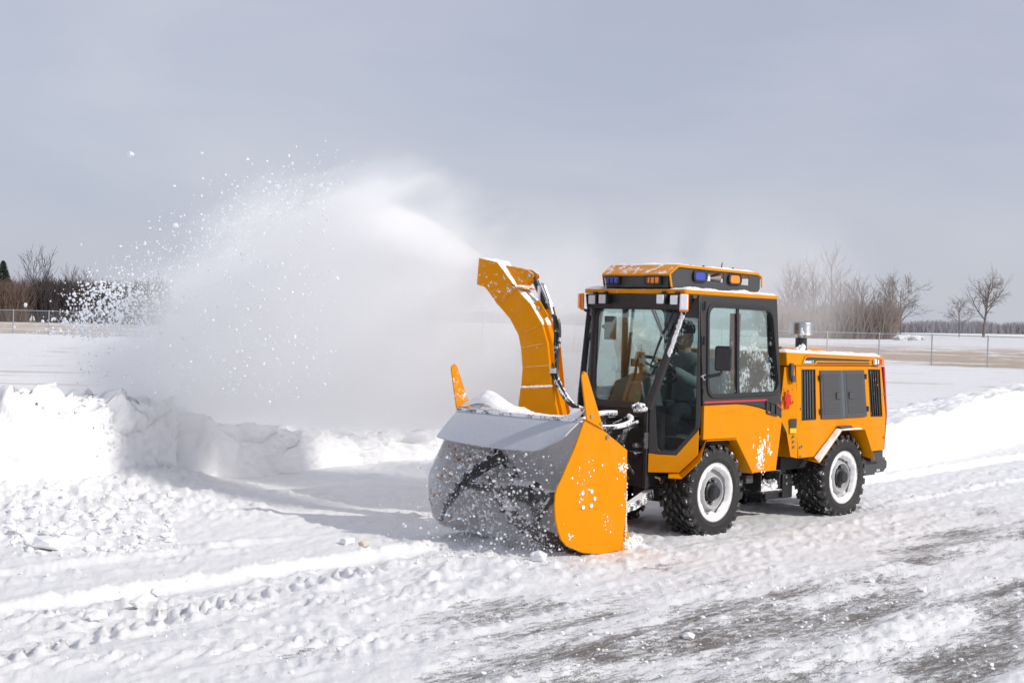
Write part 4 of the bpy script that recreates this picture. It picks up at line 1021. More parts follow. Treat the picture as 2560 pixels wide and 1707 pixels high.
MB().box((0.60, -0.50, 0.44), (0.10, 0.08, 0.07)).build('valve_block', M['grey'], ch, 0.005); MB().box((0.83, -0.42, 0.47), (0.10, 0.08, 0.08)).build('valve_block', M['grey'], ch, 0.005)
MB().tube([(0.80, -0.48, 0.42), (0.81, -0.49, 0.375), (0.83, -0.50, 0.37)], 0.010, 6).tube([(1.15, -0.39, 0.42), (1.22, -0.40, 0.425)], 0.010, 6).build('brass_fitting', M['brass'], ch)
# front lift arms towards the blower
for y in (-0.36, 0.36):
    MB().tube([(-0.42, y * 0.75, 0.36), (-0.75, y, 0.30), (-1.22, y, 0.22)], [0.05, 0.045, 0.04], 4).build('lift_arm', M['frosty'], ch)
MB().cyl((-0.40, 0, 0.42), (-1.2, 0, 0.42), 0.04, 12).build('drive_shaft', M['under'], ch)
MB().tube([(-0.40, -0.30, 0.50), (-0.37, -0.33, 0.49), (-0.36, -0.34, 0.45)], 0.012, 8).build('hose_elbow', M['brass'], ch)
for i in range(4):
    MB().tube([(-0.35 + 0.05 * i, -0.30, 0.52), (-0.33 + 0.05 * i, -0.34, 0.42), (-0.30 + 0.05 * i, -0.33, 0.40), (-0.25, -0.30, 0.50)], 0.011, 8).build('hydraulic_hose', M['hose'], ch)
# rear hitch
ht = empty('rear_hitch', (0, 0, 0), TR)
MB().box((2.56, -0.48, 0.43), (0.20, 0.14, 0.15)).box((2.60, -0.4, 0.54), (0.22, 0.4, 0.10)).build('hitch_block', M['hitch'], ht, 0.006)
panel([(2.665, 0.375), (2.665, 0.500), (2.84, 0.500), (2.885, 0.470), (2.885, 0.410), (2.82, 0.372)], [], lambda x, z: (x, -0.545, z), (0, 0.02, 0)).build('hitch_plate', M['hitch'], ht, 0.003)
MB().box((2.75, 0.0, 0.43), (0.16, 1.06, 0.11)).build('hitch_beam', M['hitch'], ht, 0.006)
for x in (2.695, 2.725): MB().cyl((x, -0.545, 0.395), (x, -0.556, 0.395), 0.010, 8).build('bolt', M['lampsnow'], ht)
MB().cyl((2.50, -0.55, 0.520), (2.60, -0.55, 0.520), 0.013, 10).build('blue_coupler', plain('blue_plastic', (0.05, 0.25, 0.55), 0.4), ht)
MB().cyl((2.60, -0.55, 0.518), (2.72, -0.55, 0.512), 0.012, 10).cyl((2.70, -0.55, 0.52), (2.83, -0.55, 0.508), 0.009, 8).build('coupler', M['brass'], ht)
# snow thrown against the lower door
mb = MB(); r_ = random.Random(99)
for cx_, cz_, n_, sp in ((0.62, 0.66, 46, 0.05), (0.60, 0.59, 30, 0.04), (0.67, 0.74, 16, 0.03), (0.74, 0.69, 18, 0.03), (0.50, 0.74, 5, 0.012), (0.72, 0.80, 8, 0.02), (0.65, 0.55, 8, 0.03)):
    for i in range(n_):
        x = cx_ + r_.gauss(0, sp * 0.55); z = cz_ + r_.gauss(0, sp)
        q = CS(-1, 0.003)(x, z); mb.lump(q, 0.005 + 0.008 * r_.random(), r_, (1, 0.22, 1.1))
mb.build('stuck_snow', M['snowfine'], TR)['kind'] = 'stuff'
# ------------------------------------------------------------------ snow blower attachment
BL = empty('snow_blower', (-1.5, 0, 0))
tag(BL, 'yellow snow blower with toothed augers and tall curved chute mounted on the tractor front', 'snow blower')
BL.location = (0, 0, 0)
YB = 0.67
plate = [(-1.696, 1.038), (-1.515, 0.957), (-1.216, 0.788), (-1.209, 0.31), (-1.255, 0.038), (-1.487, 0.030), (-1.70, 0.062), (-1.868, 0.125), (-1.935, 0.185), (-1.966, 0.25), (-1.995, 0.33), (-2.006, 0.42), (-2.003, 0.505), (-1.985, 0.56), (-1.955, 0.598), (-1.806, 0.836), (-1.719, 1.008)]
for sg in (-1, 1):
    sp_ = panel(plate, [], lambda x, z: (x, sg * YB, z), (0, sg * 0.014, 0)).build('side_plate', M['paint'] if sg < 0 else M['plate_far'], BL, 0.003)
    ear = rnd([(-1.700, 1.030), (-1.772, 1.355), (-1.750, 1.392), (-1.712, 1.372), (-1.510, 0.955)], [0.0, 0.02, 0.03, 0.02, 0.0], 4)
    er = panel(ear, [], lambda x, z: (x, sg * (YB + 0.016), z), (0, sg * 0.012, 0)).build('side_ear', M['paint'] if sg < 0 else M['paint_speck'], BL, 0.003)
    for x, z in ((-1.655, 1.058), (-1.548, 1.003)):
        MB().cyl((x, sg * (YB + 0.024), z), (x, sg * (YB + 0.036), z), 0.014, 10).build('bolt', M['steel'], er)
    for x, z in ((-1.72, 0.50), (-1.62, 0.505), (-1.71, 0.395), (-1.62, 0.40), (-1.46, 0.895), (-1.585, 0.45)):
        MB().cyl((x, sg * (YB + 0.010), z), (x, sg * (YB + 0.024), z), 0.016, 8).build('bolt', M['lampsnow'] if x < -1.5 else M['dullsteel'], sp_)
    if sg < 0:
        mb = MB(); r_ = random.Random(101)
        for cx_, cz_, n_, s_ in ((-1.25, 0.655, 26, 0.028), (-1.29, 0.66, 14, 0.02), (-1.43, 0.26, 10, 0.03), (-1.84, 0.19, 8, 0.02), (-1.72, 0.45, 6, 0.02), (-1.585, 0.455, 3, 0.008), (-1.22, 0.40, 6, 0.05), (-1.7, 0.62, 10, 0.08), (-1.55, 0.64, 6, 0.09)):
            for i in range(n_):
                mb.lump((cx_ + r_.gauss(0, s_), -(YB + 0.016), cz_ + r_.gauss(0, s_)), 0.004 + 0.006 * r_.random(), r_, (1, 0.35, 1))
        for i in range(70):   # rim of powder along the cut edges
            k_ = r_.random(); mb.lump((-1.209 + 0.004, -(YB + 0.008), 0.05 + 0.5 * k_), 0.008 * (0.4 + r_.random()), r_)
        mb.build('stuck_snow', M['snowfine'], sp_)['kind'] = 'stuff'
    # skid shoe at the rear corner
    MB().hexa([(-1.24, sg * 0.56, 0.02), (-1.22, sg * 0.62, 0.30), (-1.24, sg * 0.675, 0.02), (-1.22, sg * 0.66, 0.30), (-1.20, sg * 0.56, 0.02), (-1.19, sg * 0.62, 0.30), (-1.13, sg * 0.675, 0.02), (-1.18, sg * 0.66, 0.30)]).box((-1.12, sg * 0.63, 0.030), (0.24, 0.09, 0.03)).build('skid_shoe', M['paint'], BL, 0.004)
    mb = MB(); r_ = random.Random(102)
    for i in range(60): mb.lump((-1.21 + 0.19 * r_.random(), sg * (0.60 + 0.07 * r_.random()), 0.05 + 0.05 * r_.random()), 0.028, r_)
    mb.build('shoe_snow', M['snowfine'], BL)
# housing: curved back sheet behind the augers
AX, AZ, AR = -1.60, 0.43, 0.385
prof = [(-1.72, 1.01), (-1.55, 0.97), (-1.40, 0.88), (-1.29, 0.74), (-1.235, 0.58), (-1.225, 0.42), (-1.25, 0.26), (-1.32, 0.13), (-1.45, 0.05), (-1.62, 0.03)]
MB().loft([[(x, -YB, z), (x, YB, z), (x + 0.012, YB, z - 0.004), (x + 0.012, -YB, z - 0.004)] for x, z in prof]).build('housing_shell', M['shell'], BL, ang=50)
MB().box((-1.64, 0, 0.028), (0.10, 2 * YB - 0.01, 0.018)).build('cutting_edge', M['dullsteel'], BL, 0.003)
MB().box((-1.165, 0, 0.45), (0.07, 1.1, 0.50)).box((-1.13, 0.05, 0.84), (0.06, 0.5, 0.20)).build('back_frame', M['blacks'], BL, 0.01)
MB().cyl((-1.195, 0.1, 0.45), (-1.02, 0.1, 0.45), 0.34, 32).build('impeller_housing', M['paint'], BL, 0.01)
MB().box((-1.62, 0.0, 1.018), (0.22, 2 * YB - 0.005, 0.014)).build('top_beam', M['frosty'], BL, 0.003)
# augers: open ribbon helices with toothed rims, mirrored about the middle
def auger(sg, y0, y1, a0, turns):
    mb = MB(); n_ = int(90 * abs(turns)); rings = []
    for i in range(n_ + 1):
        u = i / n_; a = a0 + sg * turns * 2 * math.pi * u; y = y0 + (y1 - y0) * u
        c, s_ = math.cos(a), math.sin(a)
        tooth = 0.012 if (i % 3 == 0) else 0.0
        rings.append([(AX + (AR - 0.105) * c, y - 0.006, AZ + (AR - 0.105) * s_), (AX + (AR + tooth) * c, y - 0.011, AZ + (AR + tooth) * s_), (AX + (AR + tooth) * c, y + 0.011, AZ + (AR + tooth) * s_), (AX + (AR - 0.105) * c, y + 0.006, AZ + (AR - 0.105) * s_)])
    mb.loft(rings); ob = mb.build('auger_ribbon', M['auger'], BL, ang=30)
    tb = MB()
    for i in range(0, n_, 3):
        u = i / n_; a = a0 + sg * turns * 2 * math.pi * u; y = y0 + (y1 - y0) * u
        R_ = Matrix.Rotation(-a, 3, 'Y'); p = Vector((AX, y, AZ)) + R_ @ Vector((AR + 0.006, 0, 0))
        tb.box(p, (0.026, 0.036, 0.024), R_)
    tb.build('auger_teeth', M['auger'], ob)['kind'] = 'stuff'
    for u in (0.5,):
        a = a0 + sg * turns * 2 * math.pi * u; y = y0 + (y1 - y0) * u
        MB().tube([(AX, y, AZ), (AX + (AR - 0.05) * math.cos(a), y, AZ + (AR - 0.05) * math.sin(a))], [0.028, 0.018], 8).build('auger_spoke', M['auger'], ob)
for k_ in range(2):
    auger(-1, -0.635, 0.06, math.radians(292 + 180 * k_), 0.37)
    auger(1, 0.635, 0.06, math.radians(222 + 180 * k_), -0.27)
MB().cyl((AX, -YB, AZ), (AX, YB, AZ), 0.045, 16).cyl((AX, -0.10, AZ), (AX, 0.12, AZ), 0.085, 20).build('auger_shaft', M['auger'], BL)
mb = MB(); r_ = random.Random(111)     # snow clinging to the augers
for i in range(380):
    y = 0.64 - 0.50 * r_.random() ** 1.2; a = math.radians(60 + 200 * r_.random()); r = AR * (0.10 + 0.80 * r_.random() ** 0.7)
    mb.lump((AX + r * math.cos(a), y, AZ + r * math.sin(a)), 0.005 + 0.020 * r_.random() ** 3, r_, (0.8, 1, 1))
for i in range(60):
    y = 0.1 - 0.7 * r_.random(); a = math.radians(60 + 200 * r_.random()); r = AR * (0.30 + 0.72 * r_.random() ** 0.5)
    mb.lump((AX + r * math.cos(a), y, AZ + r * math.sin(a)), 0.005 + 0.010 * r_.random() ** 2, r_)
mb.build('auger_snow', M['snowfine'], BL)['kind'] = 'stuff'
# rubber deflector flap, frosted grey
nf, ns_ = 12, 26; V = []; Vb = []
for i in range(nf):
    u = i / (nf - 1)
    for j in range(ns_):
        v = j / (ns_ - 1); y = YB - 0.03 - (2 * YB - 0.05) * v
        dep = 0.20 + 0.035 * math.sin(v * math.pi) ** 0.6 - 0.10 * max(0, v - 0.82) / 0.18
        spread = 1.0 + 0.03 * u * (1 - 2 * v)
        x = -1.712 - 0.225 * u ** 1.0 * (1 - 0.35 * max(0, v - 0.8) / 0.2); z = 1.022 + 0.0 - dep * (u ** 1.25)
        if v > 0.86: y = y + 0.0
        V.append((x, y * spread, z)); Vb.append((x + 0.006, y * spread, z - 0.010))
fl = MB(); n_ = len(V)
def gi(i, j): return i * ns_ + j
F = [(gi(i, j), gi(i + 1, j), gi(i + 1, j + 1), gi(i, j + 1)) for i in range(nf - 1) for j in range(ns_ - 1)]
F += [tuple(n_ + q for q in reversed(f_)) for f_ in F]
bd = [gi(0, j) for j in range(ns_)] + [gi(i, ns_ - 1) for i in range(1, nf)] + [gi(nf - 1, j) for j in reversed(range(ns_ - 1))] + [gi(i, 0) for i in reversed(range(1, nf - 1))]
F += [(bd[i], bd[(i + 1) % len(bd)], bd[(i + 1) % len(bd)] + n_, bd[i] + n_) for i in range(len(bd))]
fl.add(V + Vb, F); flap = fl.build('deflector_flap', M['flap'], BL, ang=40)
MB().box((-1.706, 0, 1.030), (0.045, 2 * YB - 0.02, 0.016)).build('clamp_strip', M['frosty'], flap, 0.003)
for y0 in (0.50, -0.545):
    MB().hexa([(-1.70, y0 - 0.055, 1.035), (-1.63, y0 - 0.075, 1.105), (-1.70, y0 + 0.055, 1.035), (-1.63, y0 + 0.045, 1.105), (-1.695, y0 - 0.055, 1.030), (-1.625, y0 - 0.075, 1.100), (-1.695, y0 + 0.055, 1.030), (-1.625, y0 + 0.045, 1.100)]).build('tag_plate', M['frosty'], flap)
    MB().box((-1.645, y0 - 0.05, 1.098), (0.012, 0.018, 0.012)).build('tag_mark', M['ink_red'], flap)
def drf(u, v):
    x = -1.70 + 0.26 * u; y = 0.10 + 0.55 * v
    hgt = 0.125 * math.exp(-((y - 0.42) / 0.17) ** 2) * math.exp(-((x + 1.60) / 0.11) ** 2) + 0.012
    return (x, y, 1.026 + hgt)
snow_sheet('drift_on_housing', drf, 30, 56, 0.022, 121, BL, fs=12)
snow_sheet('ledge_snow', lambda u, v: (-1.69 + 0.16 * u, -0.60 + 0.66 * v, 1.027), 16, 60, 0.018, 122, BL, fs=14)
# chute: box-section bent in segments
CT = Vector((-0.335, 0.942, 0)); CN = Vector((0.942, 0.335, 0)); CO = Vector((-1.12, 0.35, 0))
inner = [(0.171, 0.90), (0.171, 1.002), (0.152, 1.193), (0.144, 1.36), (0.162, 1.517), (0.188, 1.624), (0.269, 1.756), (0.374, 1.862), (0.461, 1.970), (0.500, 2.011), (0.577, 2.034)]
outer = [(-0.186, 0.90), (-0.176, 1.002), (-0.118, 1.221), (-0.096, 1.385), (-0.072, 1.566), (-0.023, 1.713), (0.090, 1.880), (0.217, 1.998), (0.317, 2.122), (0.398, 2.213), (0.563, 2.248)]
TH = 0.235
def cpt(u, z, w_): p = CO + CT * u + CN * w_; return Vector((p.x, p.y, z))
def chute_seg(name, i0, i1, grow, mt):
    mb = MB(); th = 0.010; out_r = []; 
    ci = [Vector(inner[i]) for i in range(i0, i1 + 1)]; cq = [Vector(outer[i]) for i in range(i0, i1 + 1)]
    ringsO = []; ringsI = []
    for a, b in zip(ci, cq):
        d = (b - a).normalized(); a2 = a - d * grow; b2 = b + d * grow
        ringsO.append([cpt(a2.x, a2.y, -grow), cpt(b2.x, b2.y, -grow), cpt(b2.x, b2.y, TH + grow), cpt(a2.x, a2.y, TH + grow)])
        a3 = a2 + d * th; b3 = b2 - d * th
        ringsI.append([cpt(a3.x, a3.y, th - grow), cpt(b3.x, b3.y, th - grow), cpt(b3.x, b3.y, TH + grow - th), cpt(a3.x, a3.y, TH + grow - th)])
    k0 = len(mb.v); mb.loft(ringsO, cap=False); mb.loft([r for r in ringsI], cap=False)
    nr = len(ringsO); base2 = nr * 4
    for e in (0, nr - 1):
        for j in range(4): mb.f.append((e * 4 + j, e * 4 + (j + 1) % 4, base2 + e * 4 + (j + 1) % 4, base2 + e * 4 + j))
    return mb.build(name, mt, BL, 0.002, ang=25)
chute_seg('chute_lower', 0, 2, 0.004, M['paint'])
chute_seg('chute_middle', 2, 7, 0.0, M['paint_chute'])
cap_ = chute_seg('chute_cap', 7, 10, 0.003, M['paint_chute2'])
# flange snow line
mb = MB(); r_ = random.Random(131)
for i in range(60):
    k_ = i / 59; p = cpt(0.152 + (-0.118 - 0.152) * k_, 1.200 + 0.022 * k_, -0.006); mb.lump(p, 0.009 + 0.005 * r_.random(), r_, (1, 1.2, 0.8))
mb.build('flange_snow', M['snowfine'], BL)
# weld seams across the broad face
for i in (3, 4, 5, 6):
    a, b = inner[i], outer[i]
    MB().tube([cpt(a[0], a[1], -0.001), cpt(b[0], b[1], -0.001)], 0.003, 5).build('weld_seam', M['paint_chute'], BL)
# stiffening channel down the back
for w_ in (0.03, 0.185):
    MB().loft([[cpt(u - 0.0, z, w_), cpt(u - 0.035, z - 0.01, w_), cpt(u - 0.035, z - 0.01, w_ + 0.012), cpt(u, z, w_ + 0.012)] for u, z in outer[0:7]]).build('back_rib', M['paint'], BL)
# snow lying on the back of the chute
def cbk(u, v):
    k_ = 5 + 4.9 * u; i0 = int(k_); f_ = k_ - i0; a = Vector(outer[i0]) * (1 - f_) + Vector(outer[i0 + 1]) * f_
    return cpt(a.x - 0.003, a.y + 0.004, 0.004 + 0.225 * v)
snow_sheet('chute_snow', cbk, 60, 24, 0.017, 141, BL, Vector((0.2, -0.4, 0.8)), 10)
# cap lugs, cylinder and its bracket
for w_ in (0.05, 0.17):
    lug = [(0.347, 2.195), (0.150, 2.160), (0.095, 2.125), (0.092, 2.095), (0.175, 2.030), (0.235, 2.035)]
    panel(lug, [], lambda u, z: cpt(u, z, w_), tuple(CN * 0.012)).build('cap_lug', M['paint_speck'], cap_, 0.002)
panel([(0.262, 2.022), (0.135, 2.012), (0.130, 1.996), (0.258, 2.002)], [], lambda u, z: cpt(u, z, -0.02), tuple(CN * 0.26)).build('cap_hinge_bar', M['paint_speck'], cap_, 0.002)
q = cpt(0.238, 2.02, -0.006); MB().cyl(q, q - CN * 0.012, 0.014, 10).build('bolt', M['black'], cap_)
q = cpt(0.118, 2.112, 0.045); MB().cyl(q, q - CN * 0.012, 0.014, 10).build('bolt', M['steel'], cap_)
cyl_ = MB().cyl(cpt(0.108, 2.105, 0.11), cpt(0.088, 2.05, 0.11), 0.012, 10).cyl(cpt(0.095, 2.065, 0.11), cpt(-0.015, 1.845, 0.11), 0.026, 16).build('hydraulic_cylinder', M['black'], BL)
MB().box(cpt(0.05, 1.975, 0.085), (0.02, 0.02, 0.11), Matrix.Rotation(0.0, 3, 'Z')).build('cylinder_label', M['lampsnow'], cyl_)
for w_ in (0.04, 0.165):
    panel([(0.090, 1.885), (0.030, 1.915), (-0.055, 1.785), (-0.002, 1.752)], [], lambda u, z: cpt(u, z, w_), tuple(CN * 0.018)).build('cylinder_bracket', M['paint'], BL, 0.003)
q = cpt(0.025, 1.85, 0.035); MB().cyl(q, q - CN * 0.014, 0.015, 10).build('bolt', M['steel'], BL)
for (a, b) in ((cpt(0.03, 2.045, 0.08), cpt(0.005, 2.03, 0.08)), (cpt(0.005, 2.03, 0.08), cpt(-0.03, 1.95, 0.08)), (cpt(-0.02, 1.90, 0.07), cpt(-0.05, 1.90, 0.07)), (cpt(-0.03, 1.95, 0.08), cpt(-0.07, 1.86, 0.08)), (cpt(-0.05, 1.90, 0.07), cpt(-0.08, 1.80, 0.07))):
    MB().cyl(a, b, 0.013, 8).build('fitting', M['steel'], BL)
for k_ in range(2):
    o_ = 0.03 * k_
    pts = [cpt(-0.07 - o_ * 0.3, 1.86 - 0.06 * k_, 0.08), cpt(-0.10 - o_, 1.74, 0.08), cpt(-0.115 - o_, 1.60, 0.07), cpt(-0.11 - o_, 1.45, 0.05), cpt(-0.125 - o_, 1.30, 0.03), cpt(-0.19 - o_, 1.20, 0.0), cpt(-0.30 - o_, 1.09, -0.05), cpt(-0.40 - o_, 1.03, 0.05), cpt(-0.48, 0.98 - o_, 0.20), cpt(-0.44, 0.90, 0.40)]
    # smooth the run
    P = []
    for i in range(len(pts) - 1):
        p_1 = pts[max(i - 1, 0)]; p0_ = pts[i]; p1_ = pts[i + 1]; p2_ = pts[min(i + 2, len(pts) - 1)]
        for j in range(5):
            t_ = j / 5
            P.append(0.5 * ((2 * p0_) + (p1_ - p_1) * t_ + (2 * p_1 - 5 * p0_ + 4 * p1_ - p2_) * t_ ** 2 + (3 * p0_ - p_1 - 3 * p1_ + p2_) * t_ ** 3))
    P.append(pts[-1])
    MB().tube(P, 0.016, 8).build('hydraulic_hose', M['hose'], BL)
q = cpt(-0.12, 1.345, 0.02); MB().cyl(q + Vector((0, 0, -0.02)), q + Vector((0, 0, 0.02)), 0.036, 12).build('hose_clamp', M['steel'], BL)
# loop of snow-crusted hose lying against the nose
lp = [(-1.02 + 0.20 * math.cos(a) + 0.0, -0.32 + 0.17 * math.sin(a), 0.985 + 0.045 * math.cos(a - 0.6)) for a in [0.4 + 5.6 * i / 24 for i in range(25)]]
MB().tube(lp, 0.020, 8).build('hydraulic_hose', M['frosty'], BL)
# warning stickers on the back of the chute
def BKF(w0, z0):
    def f(a, b):
        zz = z0 + b
        u = np.interp(zz, [p[1] for p in outer], [p[0] for p in outer])
        p = CO + CT * (float(u) - 0.003) + CN * (w0 + a); return (p.x, p.y, zz)
    return f
for z0 in (1.285, 1.365):
    sk = panel([(0, 0), (0, 0.078), (0.085, 0.078), (0.085, 0)], [], BKF(0.045, z0), tuple(-CT * 0.003)).build('warning_sticker', M['sticker'], BL)
    panel([(0.008, 0.006), (0.008, 0.048), (0.077, 0.048), (0.077, 0.006)], [], BKF(0.045, z0), tuple(-CT * 0.0045)).build('sticker_print', M['stripe_dark'], sk)
    panel([(0.020, 0.014), (0.020, 0.040), (0.060, 0.034), (0.055, 0.014)], [[(0.030, 0.020), (0.030, 0.030), (0.048, 0.028), (0.046, 0.020)]], BKF(0.045, z0), tuple(-CT * 0.006)).build('sticker_print', M['sticker'], sk)
    panel([(0.012, 0.054), (0.022, 0.072), (0.032, 0.054)], [], BKF(0.045, z0), tuple(-CT * 0.0045)).build('sticker_print', M['stripe_dark'], sk)
# ------------------------------------------------------------------ driver
def skin(name, verts, edges, radii, mat, parent, root=0, sub=2):
    me = bpy.data.meshes.new(name); me.from_pydata(verts, edges, []); me.materials.append(mat)
    o = bpy.data.objects.new(name, me); link(o, parent)
    o.modifiers.new('skin', 'SKIN')
    for i, r in enumerate(radii):
        sv = me.skin_vertices[0].data[i]; sv.radius = r if isinstance(r, tuple) else (r, r); sv.use_root = (i == root)
    s_ = o.modifiers.new('sub', 'SUBSURF'); s_.levels = sub; s_.render_levels = sub
    for p in me.polygons: p.use_smooth = True
    return o
DR = empty('person', (0.38, -0.04, 0.95))
tag(DR, 'seated driver in grey green jacket and dark cap holding the steering wheel inside the cab', 'person')
DO = Vector((0.38, -0.04, 0.95))
def L_(p): return tuple(Vector(p) - DO)
bv = [(0.40, -0.04, 1.00), (0.37, -0.04, 1.18), (0.33, -0.04, 1.36), (0.31, -0.04, 1.44), (0.30, -0.04, 1.51),
      (0.31, -0.20, 1.42), (0.12, -0.31, 1.24), (-0.08, -0.20, 1.37),
      (0.31, 0.12, 1.42), (0.10, 0.22, 1.26), (-0.10, 0.09, 1.38),
      (0.36, -0.14, 0.99), (-0.02, -0.17, 1.02), (-0.08, -0.17, 0.66), (-0.18, -0.17, 0.60),
      (0.36, 0.06, 0.99), (-0.02, 0.10, 1.02), (-0.08, 0.10, 0.66), (-0.18, 0.10, 0.60)]
be = [(0, 1), (1, 2), (2, 3), (3, 4), (3, 5), (5, 6), (6, 7), (3, 8), (8, 9), (9, 10), (0, 11), (11, 12), (12, 13), (13, 14), (0, 15), (15, 16), (16, 17), (17, 18)]
br_ = [(0.15, 0.12), (0.16, 0.12), (0.17, 0.13), 0.10, 0.06, 0.085, 0.062, 0.045, 0.085, 0.062, 0.045, 0.10, 0.075, 0.055, 0.05, 0.10, 0.075, 0.055, 0.05]
skin('body', [L_(p) for p in bv], be, br_, M['jacket'], DR, 0)
# head with face, ears, cap
hc = Vector((0.275, -0.04, 1.635)); mb = MB(); V_, F_ = ICO[3]
pts = []
for q in V_:
    x, y, z = q.x * 0.100, q.y * 0.077, q.z * 0.118
    if q.x < -0.2 and q.z < 0: x *= 0.95; y *= 1.0 - 0.25 * max(0, -q.z)
    if q.x < -0.75 and abs(q.z) < 0.25: x += 0.006          # eye line set back
    pts.append(hc + Vector((x, y, z)))
mb.add(pts, F_)
mb.lump(hc + Vector((-0.102, 0, -0.012)), 0.017, random.Random(1), (1, 0.8, 1.5), 2)
for s_ in (-1, 1): mb.lump(hc + Vector((0.005, s_ * 0.078, -0.005)), 0.022, random.Random(2), (1, 0.4, 1.4), 2)
mb.tube([hc + Vector((0.015, 0, -0.08)), hc + Vector((0.025, 0, -0.15))], 0.055, 12)
for v_ in range(len(mb.v)): mb.v[v_] = L_(mb.v[v_])
hd = mb.build('head', M['skin'], DR, ang=60)
mb = MB()
for s_ in (-1, 1): mb.lump(L_(hc + Vector((-0.090, s_ * 0.030, 0.012))), 0.010, random.Random(3), (0.6, 1.3, 0.7), 2)
mb.build('eyes', M['cap'], hd)
MB().box(L_(hc + Vector((-0.094, 0, -0.058))), (0.008, 0.045, 0.008)).build('mouth', M['redbelt'], hd, 0.002)
mb = MB(); mb.lathe([(0.094, 0.0), (0.100, 0.03), (0.092, 0.075), (0.06, 0.105), (0.001, 0.115)], 24, L_(hc + Vector((0.005, 0, 0.035))), 'z')
q = L_(hc); mb.add([(q[0] - 0.085, q[1] - 0.065, q[2] + 0.05), (q[0] - 0.085, q[1] + 0.065, q[2] + 0.05), (q[0] - 0.165, q[1] + 0.04, q[2] + 0.035), (q[0] - 0.165, q[1] - 0.04, q[2] + 0.035), (q[0] - 0.085, q[1] - 0.065, q[2] + 0.058), (q[0] - 0.085, q[1] + 0.065, q[2] + 0.058), (q[0] - 0.165, q[1] + 0.04, q[2] + 0.043), (q[0] - 0.165, q[1] - 0.04, q[2] + 0.043)], [(0, 1, 2, 3), (7, 6, 5, 4), (0, 4, 5, 1), (1, 5, 6, 2), (2, 6, 7, 3), (3, 7, 4, 0)])
mb.build('cap', M['cap'], DR, ang=50)
# gloved hands closed round the steering-wheel rim
def hand(wrist, palm, grip, side):
    w_ = Vector(wrist); p_ = Vector(palm); g = Vector(grip); d = (p_ - w_).normalized(); ax = (g - p_); ax = ax.normalized()
    lat = d.cross(Vector((0, 0, 1))).normalized() * side
    verts = [w_, p_ - d * 0.02, p_ + d * 0.025]; edges = [(0, 1), (1, 2)]; rad = [0.030, (0.040, 0.024), (0.042, 0.022)]
    for k_, (o_, ln) in enumerate(((-0.033, 0.9), (-0.011, 1.0), (0.011, 0.96), (0.033, 0.8))):
        b0 = p_ + d * 0.045 + lat * o_; b1 = b0 + (d * 0.030 + Vector((0, 0, -0.010))) * ln; b2 = b1 + (d * 0.004 + Vector((0, 0, -0.028))) * ln; b3 = b2 + (-d * 0.020 + Vector((0, 0, -0.012))) * ln
        k0 = len(verts); verts += [b0, b1, b2, b3]; edges += [(2, k0), (k0, k0 + 1), (k0 + 1, k0 + 2), (k0 + 2, k0 + 3)]; rad += [0.0105, 0.0105, 0.010, 0.009]
    k0 = len(verts); t0 = p_ + lat * -0.045 - d * 0.005; verts += [t0, t0 + lat * -0.008 + d * 0.025 + Vector((0, 0, -0.018)), t0 + d * 0.045 + Vector((0, 0, -0.038))]
    edges += [(1, k0), (k0, k0 + 1), (k0 + 1, k0 + 2)]; rad += [0.014, 0.012, 0.010]
    skin('hand', [L_(v) for v in verts], edges, rad, M['glove'], DR, 0, 2)
hand((-0.08, -0.20, 1.375), (-0.165, -0.155, 1.435), (-0.19, -0.14, 1.42), 1)
hand((-0.10, 0.09, 1.385), (-0.185, 0.045, 1.465), (-0.21, 0.03, 1.45), -1)

# ------------------------------------------------------------------ fence
def pxp(px, depth, z=None):
    p = CAM + (FWD + RIGHT * ((px - 1280) / 3500.0)) * depth
    return Vector((p.x, p.y, 0.0))
FN = empty('chain_link_fence', (0, 0, 0))
tag(FN, 'galvanised chain link fence with thin posts crossing the snowy field', 'fence')
M['galv'] = plain('galvanised_steel', (0.42, 0.43, 0.44), 0.45, 0.6, 0.15, 8)
fl_ = [pxp(-60, 88.7), pxp(32, 88.7), pxp(121, 88.7), pxp(211, 88.7)]
fr_ = [pxp(2068, 71.5), pxp(2198, 70.6), pxp(2330, 70.0), pxp(2470, 68.5), pxp(2610, 67)]
nmid = 17
line = fl_ + [fl_[-1] + (fr_[0] - fl_[-1]) * (i / nmid) for i in range(1, nmid)] + fr_
FH_ = 1.52
post_me = None
for i, p in enumerate(line):
    if post_me is None:
        po = MB().cyl((0, 0, -0.1), (0, 0, FH_), 0.034, 8).lump((0, 0, FH_ + 0.02), 0.05, random.Random(4), (1, 1, 0.7), 2).build('post', M['galv'], FN); post_me = po.data; po.location = p
    else:
        po = bpy.data.objects.new('post', post_me); link(po, FN); po.location = p
for i in range(len(line) - 1):
    a, b = line[i], line[i + 1]
    MB().cyl(a + Vector((0, 0, FH_)), b + Vector((0, 0, FH_)), 0.022, 6).build('top_rail', M['galv'], FN)
    MB().cyl(a + Vector((0, 0, 0.06)), b + Vector((0, 0, 0.06)), 0.010, 4).build('tension_wire', M['galv'], FN)
t = NT('chain_link_mesh'); tr = t.n('ShaderNodeBsdfTransparent'); df = t.n('ShaderNodeBsdfDiffuse'); df.inputs[0].default_value = (0.35, 0.35, 0.36, 1)
ms = t.n('ShaderNodeMixShader'); ms.inputs[0].default_value = 0.07; t.l(tr.outputs[0], ms.inputs[1]); t.l(df.outputs[0], ms.inputs[2]); M['chain'] = t.done(ms.outputs[0])
